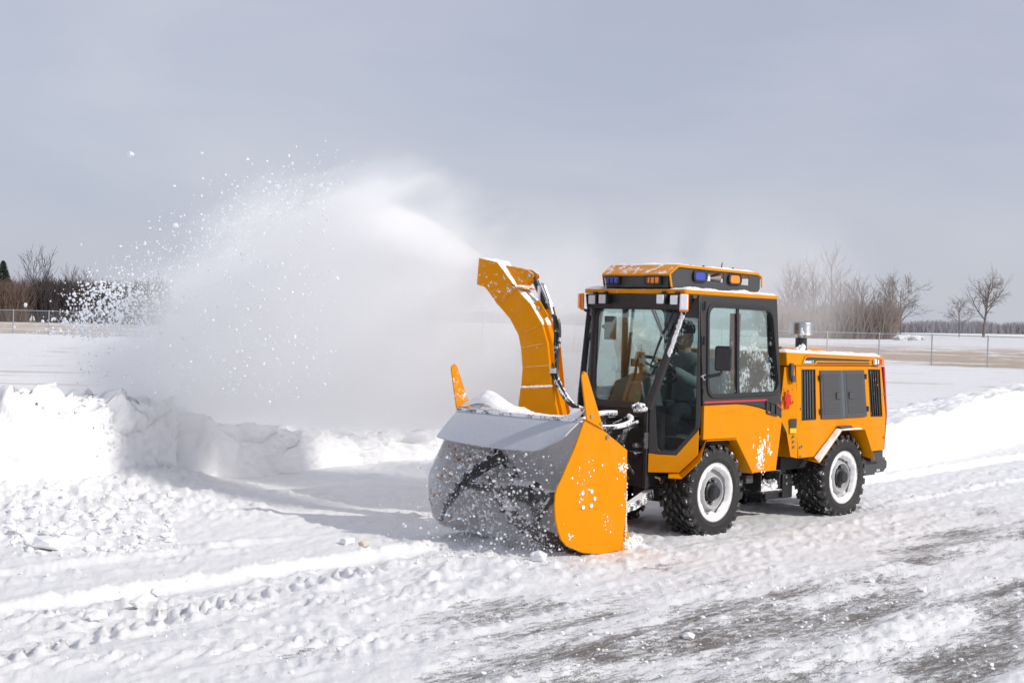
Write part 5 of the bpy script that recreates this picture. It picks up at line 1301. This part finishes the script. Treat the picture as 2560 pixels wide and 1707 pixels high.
for i in range(len(line) - 1):
    a, b = line[i], line[i + 1]; nrm = (b - a).cross(Vector((0, 0, 1))).normalized() * 0.003
    MB().hexa([a + Vector((0, 0, 0.05)), a + Vector((0, 0, FH_ - 0.02)), a + nrm + Vector((0, 0, 0.05)), a + nrm + Vector((0, 0, FH_ - 0.02)), b + Vector((0, 0, 0.05)), b + Vector((0, 0, FH_ - 0.02)), b + nrm + Vector((0, 0, 0.05)), b + nrm + Vector((0, 0, FH_ - 0.02))]).build('wire_mesh', M['chain'], FN, smooth=False)

# ------------------------------------------------------------------ trees
M['bark'] = plain('grey_bark', (0.17, 0.145, 0.13), 0.9, 0, 0.2, 3)
M['bark2'] = plain('brown_twigs', (0.27, 0.225, 0.20), 0.9, 0, 0.25, 3)
M['bark3'] = plain('dark_twigs', (0.085, 0.068, 0.07), 0.9, 0, 0.25, 3)
M['needles'] = plain('dark_conifer', (0.025, 0.035, 0.028), 0.9, 0, 0.3, 3)
M['dry'] = plain('dry_brown_leaves', (0.17, 0.12, 0.095), 0.9, 0, 0.25, 2)
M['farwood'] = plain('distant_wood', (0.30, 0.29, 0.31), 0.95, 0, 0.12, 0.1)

def grow(mb, rng, p, d, ln, r, lvl, maxl, spec):
    n_ = 4 if lvl == 0 else 3
    pts = [p]; rs = [r]; dirs = [d.copy()]
    for i in range(n_):
        d = (d + Vector((rng.gauss(0, 1), rng.gauss(0, 1), rng.gauss(0, 0.6))) * spec['wob'] * (0.22 if lvl == 0 else 1) + Vector((0, 0, spec['up'] * (lvl > 0)))).normalized()
        p = p + d * (ln / n_); pts.append(p); rs.append(max(spec['rmin'], r * (1 - 0.55 * (i + 1) / n_))); dirs.append(d.copy())
    mb.tube(pts, rs, 6 if lvl == 0 else (4 if lvl < 2 else 3), cap=False)
    if lvl >= maxl: return
    nch = spec['kids'][lvl]
    for k_ in range(nch):
        u = (spec['first'] if lvl == 0 else 0.25) + (1 - (spec['first'] if lvl == 0 else 0.25)) * (k_ + rng.random() * 0.7) / nch
        f_ = u * n_; i0 = min(n_ - 1, int(f_)); q = pts[i0].lerp(pts[i0 + 1], f_ - i0); bd = dirs[min(i0 + 1, n_)]
        ang = spec['ang'][lvl] * (0.7 + 0.6 * rng.random()); az = (k_ * 2.4 + rng.random()) if lvl == 0 else rng.random() * 6.28
        o1 = bd.orthogonal().normalized(); o2 = bd.cross(o1)
        nd = (bd * math.cos(ang) + (o1 * math.cos(az) + o2 * math.sin(az)) * math.sin(ang)).normalized()
        grow(mb, rng, q, nd, ln * spec['len'][lvl] * (0.75 + 0.5 * rng.random()) * (1.15 - 0.5 * u if lvl == 0 else 1), max(spec['rmin'], rs[i0] * spec['rad']), lvl + 1, maxl, spec)
OAK = dict(wob=0.11, up=0.035, rmin=0.014, kids=[13, 7, 6, 4], first=0.36, ang=[0.92, 0.72, 0.7, 0.6], len=[0.56, 0.52, 0.50, 0.5], rad=0.55)
SLIM = dict(wob=0.09, up=0.12, rmin=0.018, kids=[18, 6, 5], first=0.22, ang=[0.55, 0.5, 0.5], len=[0.36, 0.5, 0.55], rad=0.5)
BUSH = dict(wob=0.16, up=0.10, rmin=0.018, kids=[18, 8, 5], first=0.06, ang=[0.65, 0.6, 0.6], len=[0.52, 0.5, 0.5], rad=0.6)

def tree_proto(spec, h, r, maxl, seed, mt):
    mb = MB(); grow(mb, random.Random(seed), Vector((0, 0, -0.1)), Vector((0, 0, 1)), h, r, 0, maxl, spec)
    # first tube = trunk: split it off from the crown
    nt_ = 5 * 6; nf = 4 * 6
    tr_ = MB(); tr_.v = mb.v[:nt_]; tr_.f = mb.f[:nf]
    cr_ = MB(); cr_.v = mb.v[nt_:]; cr_.f = [tuple(i - nt_ for i in f) for f in mb.f[nf:]]
    def me_of(b, nm):
        me = bpy.data.meshes.new(nm); me.from_pydata(b.v, [], b.f); me.materials.append(mt); return me
    return me_of(tr_, 'trunk'), me_of(cr_, 'crown')
def plant(proto, loc, sc_, rz, name, label, group=None, cat='tree', mt=None):
    e = empty(name, loc); e.scale = (sc_ if isinstance(sc_, tuple) else (sc_,) * 3); e.rotation_euler = (0, 0, rz)
    tag(e, label, cat, group)
    for nm, me in zip(('trunk', 'crown'), proto):
        o = bpy.data.objects.new(nm, me); link(o, e)
        if mt: 
            o.material_slots[0].link = 'OBJECT'; o.material_slots[0].material = mt
    return e
P_oak = tree_proto(OAK, 8.8, 0.27, 3, 19, M['bark'])
P_oak2 = tree_proto(OAK, 7.0, 0.12, 3, 41, M['bark'])
P_slim = [tree_proto(SLIM, 10.5, 0.11, 2, s_, M['bark2']) for s_ in (3, 4, 5)]
P_bush = [tree_proto(BUSH, 6.0, 0.06, 2, s_, M['bark2']) for s_ in (6, 7, 8)]
def gp(px, depth): p = pxp(px, depth); p.z = gz(p.x, p.y); return p
plant(P_oak, gp(2458, 250), 1.0, 0.6, 'bare_tree', 'tall lone bare tree with wide round crown near the right edge')
plant(P_oak2, gp(2397, 255), 0.78, 2.0, 'bare_tree', 'small bare tree just left of the tall lone tree')
plant(P_oak2, gp(2250, 226), 1.12, 4.0, 'bare_tree', 'slender bare tree at the right end of the right hand thicket')
rt = random.Random(17)
lab = ['bare tree rising behind the exhaust stack, nearest the cab', 'tall thin bare tree above the exhaust stack', 'bare tree right of the exhaust stack, half veiled by blown snow', 'tallest upright bare tree of the right hand thicket', 'bare tree just right of the tallest one in the thicket', 'shorter bare tree in the middle of the right thicket', 'bare tree where the right thicket steps down', 'thin bare tree standing out of the right thicket end']
for i, (px, hh) in enumerate(((1965, 0.95), (1992, 1.0), (2035, 1.05), (2078, 1.16), (2100, 0.92), (2125, 0.82), (2155, 0.72), (2208, 0.82))):
    plant(P_slim[i % 3], gp(px, 224 + 8 * rt.random()), hh, rt.random() * 6, 'bare_tree', lab[i], 'bare trees of the right hand thicket')
lab = ['brown bushy bare tree low in the right thicket beside the stack', 'brown bare bush in the right thicket, second from the stack', 'brown bare bush in the right thicket, third from the stack', 'dense brown bush under the tallest thicket tree', 'dense brown bush right of the tallest thicket tree', 'broad dark brown bush in the middle of the right thicket', 'round dark bush where the right thicket drops', 'brown bush near the right thicket end', 'last brown bush of the right thicket beside the slender tree']
for i, px in enumerate((1975, 2003, 2030, 2060, 2088, 2118, 2150, 2190, 2222)):
    plant(P_bush[i % 3], gp(px, 220 + 8 * rt.random()), (1.15, 1.15, 1.05 + 0.25 * rt.random()), rt.random() * 6, 'bare_bush', lab[i], 'brown bushes of the right hand thicket', 'bush')
lab = ['wide bare tree at the far left, beside the conifer', 'narrow bare tree second from the left edge', 'bare tree poking out of the dark left thicket', 'small bare tree over the dark left thicket, near the snow spray']
for i, (px, hh, dp) in enumerate(((80, 0.80, 172), (112, 0.74, 170), (165, 0.62, 172), (215, 0.60, 173))):
    plant(P_bush[i % 3], gp(px, dp), (hh * 1.05, hh * 1.05, hh * 1.45), rt.random() * 6, 'bare_tree', lab[i], 'bare trees at the left edge', 'tree', M['bark3'])
# conifer and a brown-leaved tree at the left edge
cf = empty('conifer_tree', gp(4, 168)); tag(cf, 'dark conifer at the left edge behind the fence', 'tree')
MB().tube([(0, 0, -0.1), (0, 0, 7.2)], [0.18, 0.03], 8).build('trunk', M['bark'], cf)
mb = MB(); rc = random.Random(8)
for i in range(2200):
    z = 0.8 + 6.3 * rc.random() ** 1.2; rr_ = (7.3 - z) * 0.42 * (0.35 + 0.65 * rc.random() ** 0.5); a = rc.random() * 6.28
    c_ = Vector((rr_ * math.cos(a), rr_ * math.sin(a), z - rr_ * 0.25)); d = Vector((math.cos(a), math.sin(a), -0.35)) * 0.28; s_ = Vector((-math.sin(a), math.cos(a), 0.1)) * 0.09
    mb.add([c_ - d + s_, c_ + d, c_ - d - s_, c_ - d * 0.4 + Vector((0, 0, 0.10))], [(0, 1, 3), (1, 2, 3), (2, 0, 3), (0, 2, 1)])
mb.build('crown', M['needles'], cf, smooth=False)
def twigs(name, px0, px1, dp, n_, h0, h1, mt, label, seed, rad=0.035, lean=0.22, dens=None):
    rc = random.Random(seed); mb = MB()
    for i in range(n_):
        px = px0 + (px1 - px0) * rc.random(); p = gp0(px, dp + rc.gauss(0, dp * 0.015))
        h = (h0 + (h1 - h0) * rc.random() ** 1.4) * (dens(px) if dens else 1)
        d = Vector((rc.gauss(0, lean), rc.gauss(0, lean), 1)).normalized()
        m1 = p + d * h * 0.5 + Vector((rc.gauss(0, 0.1), rc.gauss(0, 0.1), 0)); b = p + d * h
        mb.tube([p, m1, b], [rad, rad * 0.8, rad * 0.4], 3, cap=False)
        for k_ in range(2):
            q = p.lerp(b, 0.35 + 0.5 * rc.random()); dd_ = (d + Vector((rc.gauss(0, 0.7), rc.gauss(0, 0.7), 0.2))).normalized(); mb.tube([q, q + dd_ * h * 0.3], [rad * 0.6, rad * 0.3], 3, cap=False)
    o = mb.build(name, mt, smooth=False); tag(o, label, 'thicket', None, 'stuff'); return o
def gp0(px, depth): p = pxp(px, depth); p.z = -0.05; return p
twigs('brush_thicket', 90, 400, 168, 7000, 2.2, 5.4, M['bark3'], 'dark leafless thicket behind the flying snow at the left', 61, 0.05, dens=lambda px: 0.85 + 0.25 * float(vnoise(px * 0.05, 0, 3)))
twigs('brush_thicket', -60, 70, 166, 3000, 2.0, 5.2, M['dry'], 'brown leafless brush at the far left edge', 62, 0.035)
twigs('brush_thicket', 1900, 2236, 222, 7500, 1.8, 6.2, M['bark2'], 'brown undergrowth filling the right hand thicket', 63, 0.042, dens=lambda px: 0.8 + 0.4 * float(vnoise(px * 0.04, 0, 5)))
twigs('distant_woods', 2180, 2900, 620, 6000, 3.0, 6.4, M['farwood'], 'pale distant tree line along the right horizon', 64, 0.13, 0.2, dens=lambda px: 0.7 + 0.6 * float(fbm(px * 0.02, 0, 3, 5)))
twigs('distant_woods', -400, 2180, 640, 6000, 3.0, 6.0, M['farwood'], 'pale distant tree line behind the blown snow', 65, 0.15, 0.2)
mb = MB(); rc = random.Random(71)
for i in range(60):
    p = gp0(2250 + 50 * rc.random(), 205 + 6 * rc.random()); mb.lump(p + Vector((0, 0, 0.3 + 0.3 * rc.random())), 0.5 + 0.4 * rc.random(), rc, (1.3, 1.3, 0.8))
tag(mb.build('brush_pile', M['frosty']), 'snow dusted brush pile below the slender bare tree', 'brush pile')
# ------------------------------------------------------------------ flying snow
PO = CO + CN * 0.117
def pl_(u, w_, z): u += 0.11 * max(0.0, u - 0.6); p = PO + CT * u + CN * (w_ + 0.20 * max(0.0, u - 0.6)); return Vector((p.x, p.y, z))
rs_ = random.Random(201)
TOPU = [-0.6, 0.3, 0.65, 1.0, 1.4, 2.1, 2.9, 3.6, 4.3, 4.8, 5.2, 5.6]
TOPZ = [2.65, 2.80, 2.90, 3.0, 3.12, 3.08, 2.90, 2.55, 2.15, 2.0, 1.6, 1.1]
def topz(u): return float(np.interp(u, TOPU, TOPZ))
mb = MB()
def fleck(u, w_, z, r, sub=1):
    p = pl_(u, w_, z); a = 1 + 0.8 * rs_.random()
    mb.lump(p, r, rs_, (0.6 + 0.8 * rs_.random(), 0.6 + 0.8 * rs_.random(), a * 0.8))
for i in range(2300):      # upper fringe of the arc
    u = 2.0 + 3.3 * rs_.random() ** 0.8; z = topz(u) - 0.16 + rs_.gauss(-0.10, 0.14) + 0.22 * rs_.random() ** 4
    if z < 1.5: continue
    fleck(u, rs_.gauss(0, 0.25), z, 0.003 + 0.009 * rs_.random() ** 3)
for i in range(46):       # stray bits thrown higher
    u = 2.8 + 2.5 * rs_.random(); z = topz(u) - 0.02 + 0.40 * rs_.random() ** 2
    fleck(u, rs_.gauss(0, 0.3), z, 0.006 + 0.010 * rs_.random() ** 2)
for i in range(1500):      # dense lumps in front of the dark thicket
    u = 4.35 + 1.15 * rs_.random() ** 1.1; z = 1.46 + 0.56 * rs_.random() * (1.0 if u < 5.1 else max(0.15, (5.6 - u) / 0.5))
    fleck(u, rs_.gauss(0, 0.25), z, 0.005 + 0.014 * rs_.random() ** 3)
for i in range(1500):      # inside the cloud, towards the camera
    u = 1.6 + 2.9 * rs_.random(); z = 1.0 + (topz(u) - 1.0) * rs_.random()
    fleck(u, -0.78 + rs_.gauss(0, 0.12), z, 0.003 + 0.011 * rs_.random() ** 3)
tag(mb.build('flying_snow', M['flake'], smooth=False), 'specks and lumps of snow flying out of the chute to the left', 'snow', None, 'stuff')
mb = MB()
for i in range(2300):      # spray round the auger mouth
    y = 0.75 - 1.35 * rs_.random(); a = math.radians(120 + 145 * rs_.random()); r = 0.28 + 0.14 * rs_.random() + 0.10 * abs(rs_.gauss(0, 0.4))
    p = (AX + r * math.cos(a) * 1.15, y, max(0.02, AZ + r * math.sin(a)))
    mb.lump(p, 0.002 + 0.011 * rs_.random() ** 6, rs_)
for i in range(700):
    p = (-1.9 - 0.45 * rs_.random() ** 1.5, 0.9 - 1.6 * rs_.random(), 0.02 + 0.30 * rs_.random() ** 2.2); mb.lump(p, 0.003 + 0.011 * rs_.random() ** 4, rs_)
tag(mb.build('auger_spray', M['flake'], smooth=False), 'loose snow spraying in front of the blower augers', 'snow', None, 'stuff')
def lone(name, loc, r, label, seed, sq=(1, 1, 1), group=None, cat='snow lump'):
    o = chunk(name, loc, r, seed, sq, M['flake'])
    return tag(o, label, cat, group)
for (u, z, r, l_, s_) in ((4.64, 3.34, 0.034, 'largest snow lump flying alone high at the upper left', 1), (3.68, 3.30, 0.014, 'small snow lump high above the spray, right of the largest lone lump', 2), (3.11, 3.21, 0.016, 'snow lump flying highest over the middle of the spray', 3), (4.01, 2.60, 0.030, 'thick snow lump flying off the upper left side of the spray', 4), (5.34, 2.42, 0.016, 'snow lump flying farthest left above the dark thicket', 5), (4.03, 2.99, 0.015, 'lone snow lump left of the spray crest', 6), (3.66, 3.05, 0.013, 'lone snow lump just above the spray crest', 7)):
    lone('snow_lump', pl_(u, 0.0, z), r, l_, s_, (1.2, 1.0, 0.9), 'lumps of snow flying through the air')
def onground(px, py):
    d = FWD + RIGHT * ((px - 1280) / 3500.0) + DOWN * ((py - 853.5) / 3500.0); t_ = -CAM.z / d.z; p = CAM + d * t_
    return Vector((p.x, p.y, gz(p.x, p.y)))
for i, (px, py, r, l_) in enumerate(((909, 1405, 0.035, 'yellowish snow lump lying on the plough ridge left of the blower'), (1345, 1412, 0.06, 'upright snow lump on the ground below the blower'), (240, 1575, 0.05, 'snow lump beside the tyre tracks at the left foreground'), (360, 1548, 0.07, 'flat snow slab on the crossing tyre tracks'), (400, 1500, 0.05, 'snow lump between plough ridge and tyre tracks'), (870, 1370, 0.05, 'broken snow slab left of the auger spray'), (120, 1390, 0.10, 'broken snow block in front of the cut wall'), (170, 1385, 0.08, 'second snow block in the rubble before the cut wall'), (2305, 1487, 0.03, 'small snow lump at the edge of the bare asphalt on the right'), (1720, 1610, 0.035, 'snow lump near the bottom on bare asphalt right of centre'), (2180, 1470, 0.025, 'snow crumb above the large bare asphalt patch'))):
    o = lone('snow_chunk', onground(px, py) + Vector((0, 0, r * 0.45)), r, l_, 30 + i, (1.3, 1.1, 0.75), 'chunks of snow lying on the ground', 'snow chunk')
    if i == 0: o.data.materials[0] = plain('dirty_snow', (0.62, 0.56, 0.47), 0.8)
    else: o.data.materials[0] = M['snow']
mb = MB()
for i in range(1100):       # loose crumbs
    k_ = rs_.random()
    if k_ < 0.45: px, py = 20 + 430 * rs_.random(), 1270 + 130 * rs_.random()
    elif k_ < 0.7: px, py = 2540 * rs_.random(), 1400 + 300 * rs_.random()
    elif k_ < 0.85: px, py = 1050 + 420 * rs_.random(), 1385 + 40 * rs_.random()
    else: px, py = 1400 + 1150 * rs_.random(), 1440 + 240 * rs_.random()
    r = 0.006 + (0.035 if k_ < 0.45 else 0.009) * rs_.random() ** 4
    d = FWD + RIGHT * ((px - 1280) / 3500.0) + DOWN * ((py - 853.5) / 3500.0); t_ = -CAM.z / d.z; p = CAM + d * t_
    mb.v.append((p.x, p.y, r))
cv = np.array(mb.v); chh = ground_h(cv[:, 0], cv[:, 1])[0]; mb = MB()
for (x, y, r), z in zip(cv, chh): mb.lump((x, y, z + r * 0.4), r, rs_, (1.2, 1.1, 0.8))
tag(mb.build('snow_crumbs', M['snow'], smooth=False), 'loose crumbs of snow scattered over the lot', 'snow', None, 'stuff')

# ------------------------------------------------------------------ blown powder (volume)
def hull(name, rings, mt, label):
    """rings: list of (u, z0, z1, w0, w1) -> closed lofted body in plume coordinates"""
    mb = MB(); R_ = []
    for u, z0, z1, w0, w1 in rings:
        zc, wc_ = (z0 + z1) / 2, (w0 + w1) / 2; ring = []
        for j in range(14):
            a = 2 * math.pi * j / 14; ca, sa = math.cos(a), math.sin(a)
            ca = math.copysign(abs(ca) ** 0.6, ca); sa = math.copysign(abs(sa) ** 0.6, sa)
            ring.append((u, wc_ + (w1 - w0) / 2 * ca, zc + (z1 - z0) / 2 * sa))
        R_.append(ring)
    mb.loft(R_)
    o = mb.build(name, mt, smooth=False)
    Mx = Matrix.Identity(4)
    for i in range(3): Mx[i][0] = CT[i]; Mx[i][1] = CN[i]; Mx[i][3] = PO[i]
    Mx[2][0] = Mx[2][1] = 0; Mx[2][2] = 1; Mx[2][3] = 0
    o.matrix_world = Mx
    return tag(o, label, 'snow cloud', None, 'stuff')
def vol_mat(name, build, col=(1.0, 1.0, 1.0), aniso=0.0, rate=1.0):
    t = NT(name); tc_ = t.n('ShaderNodeTexCoord'); sp = t.n('ShaderNodeSeparateXYZ'); t.l(tc_.outputs['Object'], sp.inputs[0])
    d = build(t, tc_.outputs['Object'], sp.outputs[0], sp.outputs[1], sp.outputs[2])
    pv = t.n('ShaderNodeVolumePrincipled'); pv.inputs['Color'].default_value = (*col, 1); pv.inputs['Anisotropy'].default_value = aniso
    t.l(d, pv.inputs['Density']); t.l(pv.outputs[0], t.out.inputs['Volume'])
    return t.m
def ss(t, a, b, x):
    nd = t.n('ShaderNodeMapRange', interpolation_type='SMOOTHSTEP'); nd.inputs[1].default_value = a; nd.inputs[2].default_value = b; t.l(x, nd.inputs[0]); return nd.outputs[0]
def plume_density(t, vec, u0, w0, z):
    dw = t.math('MAXIMUM', t.math('SUBTRACT', u0, 0.6), 0.0)
    u = t.math('SUBTRACT', u0, t.math('MULTIPLY', dw, 0.10)); w_ = t.math('SUBTRACT', w0, t.math('MULTIPLY', dw, 0.18))
    mp_ = t.n('ShaderNodeMapping', vector_type='TEXTURE'); mp_.inputs['Rotation'].default_value = (0, math.radians(24), 0); mp_.inputs['Scale'].default_value = (2.6, 1.1, 0.75); t.l(vec, mp_.inputs[0])
    nz = t.noise(mp_.outputs[0], 2.0, 5, 0.62, 0.35)
    nb = t.math('SUBTRACT', nz, 0.5)
    fc = t.n('ShaderNodeFloatCurve'); cv_ = fc.mapping; c0 = cv_.curves[0]
    pts = [((a + 0.6) / 6.4, b / 3.5) for a, b in zip(TOPU, TOPZ)]
    c0.points[0].location = pts[0]; c0.points[1].location = pts[-1]
    for q in pts[1:-1]: c0.points.new(*q)
    cv_.update()
    t.l(t.math('DIVIDE', t.math('ADD', u, 0.6), 6.4, True), fc.inputs['Value'])
    tz = t.math('MULTIPLY', fc.outputs[0], 3.5)
    dtop = t.math('ADD', t.math('SUBTRACT', tz, z), t.math('MULTIPLY', nb, 1.5))
    a = ss(t, -0.05, 0.9, dtop)
    left = ss(t, 5.7, 3.7, t.math('ADD', t.math('ADD', u, t.math('MULTIPLY', ss(t, 1.25, 1.65, z), 0.75)), t.math('MULTIPLY', nb, 1.8)))
    low = ss(t, 0.40, 1.55, t.math('ADD', z, t.math('MULTIPLY', ss(t, 3.4, 4.6, u), 0.9)))
    right = ss(t, 0.50, 1.05, t.math('ADD', u, t.math('ADD', t.math('MULTIPLY', t.math('MAXIMUM', w_, 0.0), 1.1), t.math('MULTIPLY', nb, 0.5))))
    hw = t.math('MINIMUM', t.math('ADD', 0.28, t.math('MULTIPLY', dw, 0.30)), 0.80)
    hw = t.math('MAXIMUM', hw, t.math('MULTIPLY', t.math('SUBTRACT', 1.7, u), 0.45))
    wid = ss(t, 1.0, 0.30, t.math('DIVIDE', t.math('ABSOLUTE', w_), hw))
    d = t.math('MULTIPLY', t.math('MULTIPLY', a, left), t.math('MULTIPLY', t.math('MULTIPLY', t.math('ADD', low, 0.015), wid), right))
    d = t.math('MULTIPLY', d, t.math('ADD', 0.22, ss(t, 0.30, 0.60, nz)))
    # compact jet leaving the chute
    jz = t.math('SUBTRACT', z, t.math('ADD', 2.19, t.math('SUBTRACT', t.math('MULTIPLY', t.math('SUBTRACT', u, 0.57), 0.46), t.math('MULTIPLY', t.math('POWER', dw, 2.0), 0.16))))
    jr = t.math('SQRT', t.math('ADD', t.math('MULTIPLY', jz, jz), t.math('MULTIPLY', w_, w_)))
    jw = t.math('ADD', 0.085, t.math('MULTIPLY', dw, 0.24))
    j = t.math('SUBTRACT', 1.0, t.math('DIVIDE', jr, jw), True)
    j = t.math('MULTIPLY', t.math('MULTIPLY', j, ss(t, 0.54, 0.60, u)), ss(t, 2.2, 0.7, u))
    return t.math('ADD', t.math('MULTIPLY', d, 3.5), t.math('MULTIPLY', j, 45.0))
VP = vol_mat('blown_powder', plume_density)
hull('snow_plume', [(u, z0, z1, w0 + 0.18 * max(0, u - 0.6), w1 + 0.18 * max(0, u - 0.6)) for u, z0, z1, w0, w1 in ((-0.6, 0.6, 3.3, -0.3, 1.0), (0.2, 0.3, 3.5, -0.5, 0.95), (0.9, 0.06, 3.5, -0.7, 0.85), (1.6, 0.05, 3.7, -0.8, 0.85), (2.4, 0.05, 3.7, -0.85, 0.85), (3.4, 0.05, 3.6, -0.85, 0.85), (4.4, 0.05, 3.2, -0.85, 0.85), (5.3, 0.05, 2.7, -0.85, 0.85), (6.2, 0.2, 2.1, -0.7, 0.7))], VP, 'cloud of white powder snow blown out of the chute')

def mist_density(t, vec, u, w_, z):
    nz = t.noise(vec, 0.9, 4, 0.6, 0.6)
    e = t.math('MULTIPLY', ss(t, 0.0, 1.3, t.math('SUBTRACT', 2.0, t.math('ABSOLUTE', t.math('SUBTRACT', u, -0.2)))), t.math('MULTIPLY', ss(t, 3.2, 1.9, z), ss(t, 0.2, 1.2, z)))
    return t.math('MULTIPLY', t.math('MULTIPLY', e, ss(t, 0.36, 0.70, nz)), 0.75)

hull('snow_mist', [(-2.2, 0.6, 2.6, 2.6, 4.4), (-1.2, 0.3, 3.1, 2.2, 4.6), (0.2, 0.3, 3.2, 1.8, 4.0), (1.7, 0.5, 3.0, 1.5, 3.2)], vol_mat('thin_snow_mist', mist_density), 'thin veil of blown snow drifting behind the cab')

def auger_mist(t, vec, u, w_, z):
    nz = t.noise(vec, 5.0, 4, 0.65, 0.4)
    return t.math('MULTIPLY', ss(t, 0.35, 0.70, nz), t.math('MULTIPLY', ss(t, 0.70, 0.05, z), 1.0))
mb = MB(); rg = []
for y, r in ((0.80, 0.10), (0.66, 0.36), (0.30, 0.46), (-0.20, 0.46), (-0.55, 0.36), (-0.64, 0.12)):
    rg.append([(-1.80 + r * 0.95 * math.cos(a), y, 0.42 + min(r, 0.41) * math.sin(a)) for a in [2 * math.pi * i / 14 for i in range(14)]])
tag(mb.loft(rg).build('auger_powder', vol_mat('auger_powder', auger_mist), smooth=False), 'powder snow churned up in the blower mouth', 'snow cloud', None, 'stuff')

def veil_density(t, vec, u, w_, z):
    mp_ = t.n('ShaderNodeMapping', vector_type='TEXTURE'); mp_.inputs['Rotation'].default_value = (0, math.radians(24), 0); mp_.inputs['Scale'].default_value = (1.8, 1.1, 0.9); t.l(vec, mp_.inputs[0])
    nz = t.noise(mp_.outputs[0], 1.3, 4, 0.6, 0.4); nb = t.math('MULTIPLY', t.math('SUBTRACT', nz, 0.5), 1.2)
    e = t.math('MULTIPLY', ss(t, -0.6, 0.9, t.math('ADD', u, nb)), ss(t, 5.9, 3.6, t.math('ADD', u, nb)))
    e = t.math('MULTIPLY', e, t.math('MULTIPLY', ss(t, 2.75, 1.5, t.math('ADD', z, nb)), ss(t, 0.38, 1.30, t.math('ADD', z, t.math('MULTIPLY', ss(t, 1.8, 0.6, u), 0.5)))))
    wc_ = t.math('ABSOLUTE', t.math('SUBTRACT', w_, 1.75))
    return t.math('MULTIPLY', t.math('MULTIPLY', e, ss(t, 0.95, 0.4, wc_)), t.math('ADD', 0.5, t.math('MULTIPLY', nz, 1.5)))
hull('snow_veil', [(-0.8, 0.3, 2.6, 0.9, 2.5), (0.2, 0.02, 2.9, 0.8, 2.7), (1.6, 0.02, 3.0, 0.8, 2.7), (3.2, 0.02, 2.9, 0.8, 2.7), (4.6, 0.02, 2.7, 0.8, 2.7), (5.8, 0.1, 2.2, 0.9, 2.5)], vol_mat('falling_powder_veil', veil_density), 'paler veil of powder settling behind the snow plume')
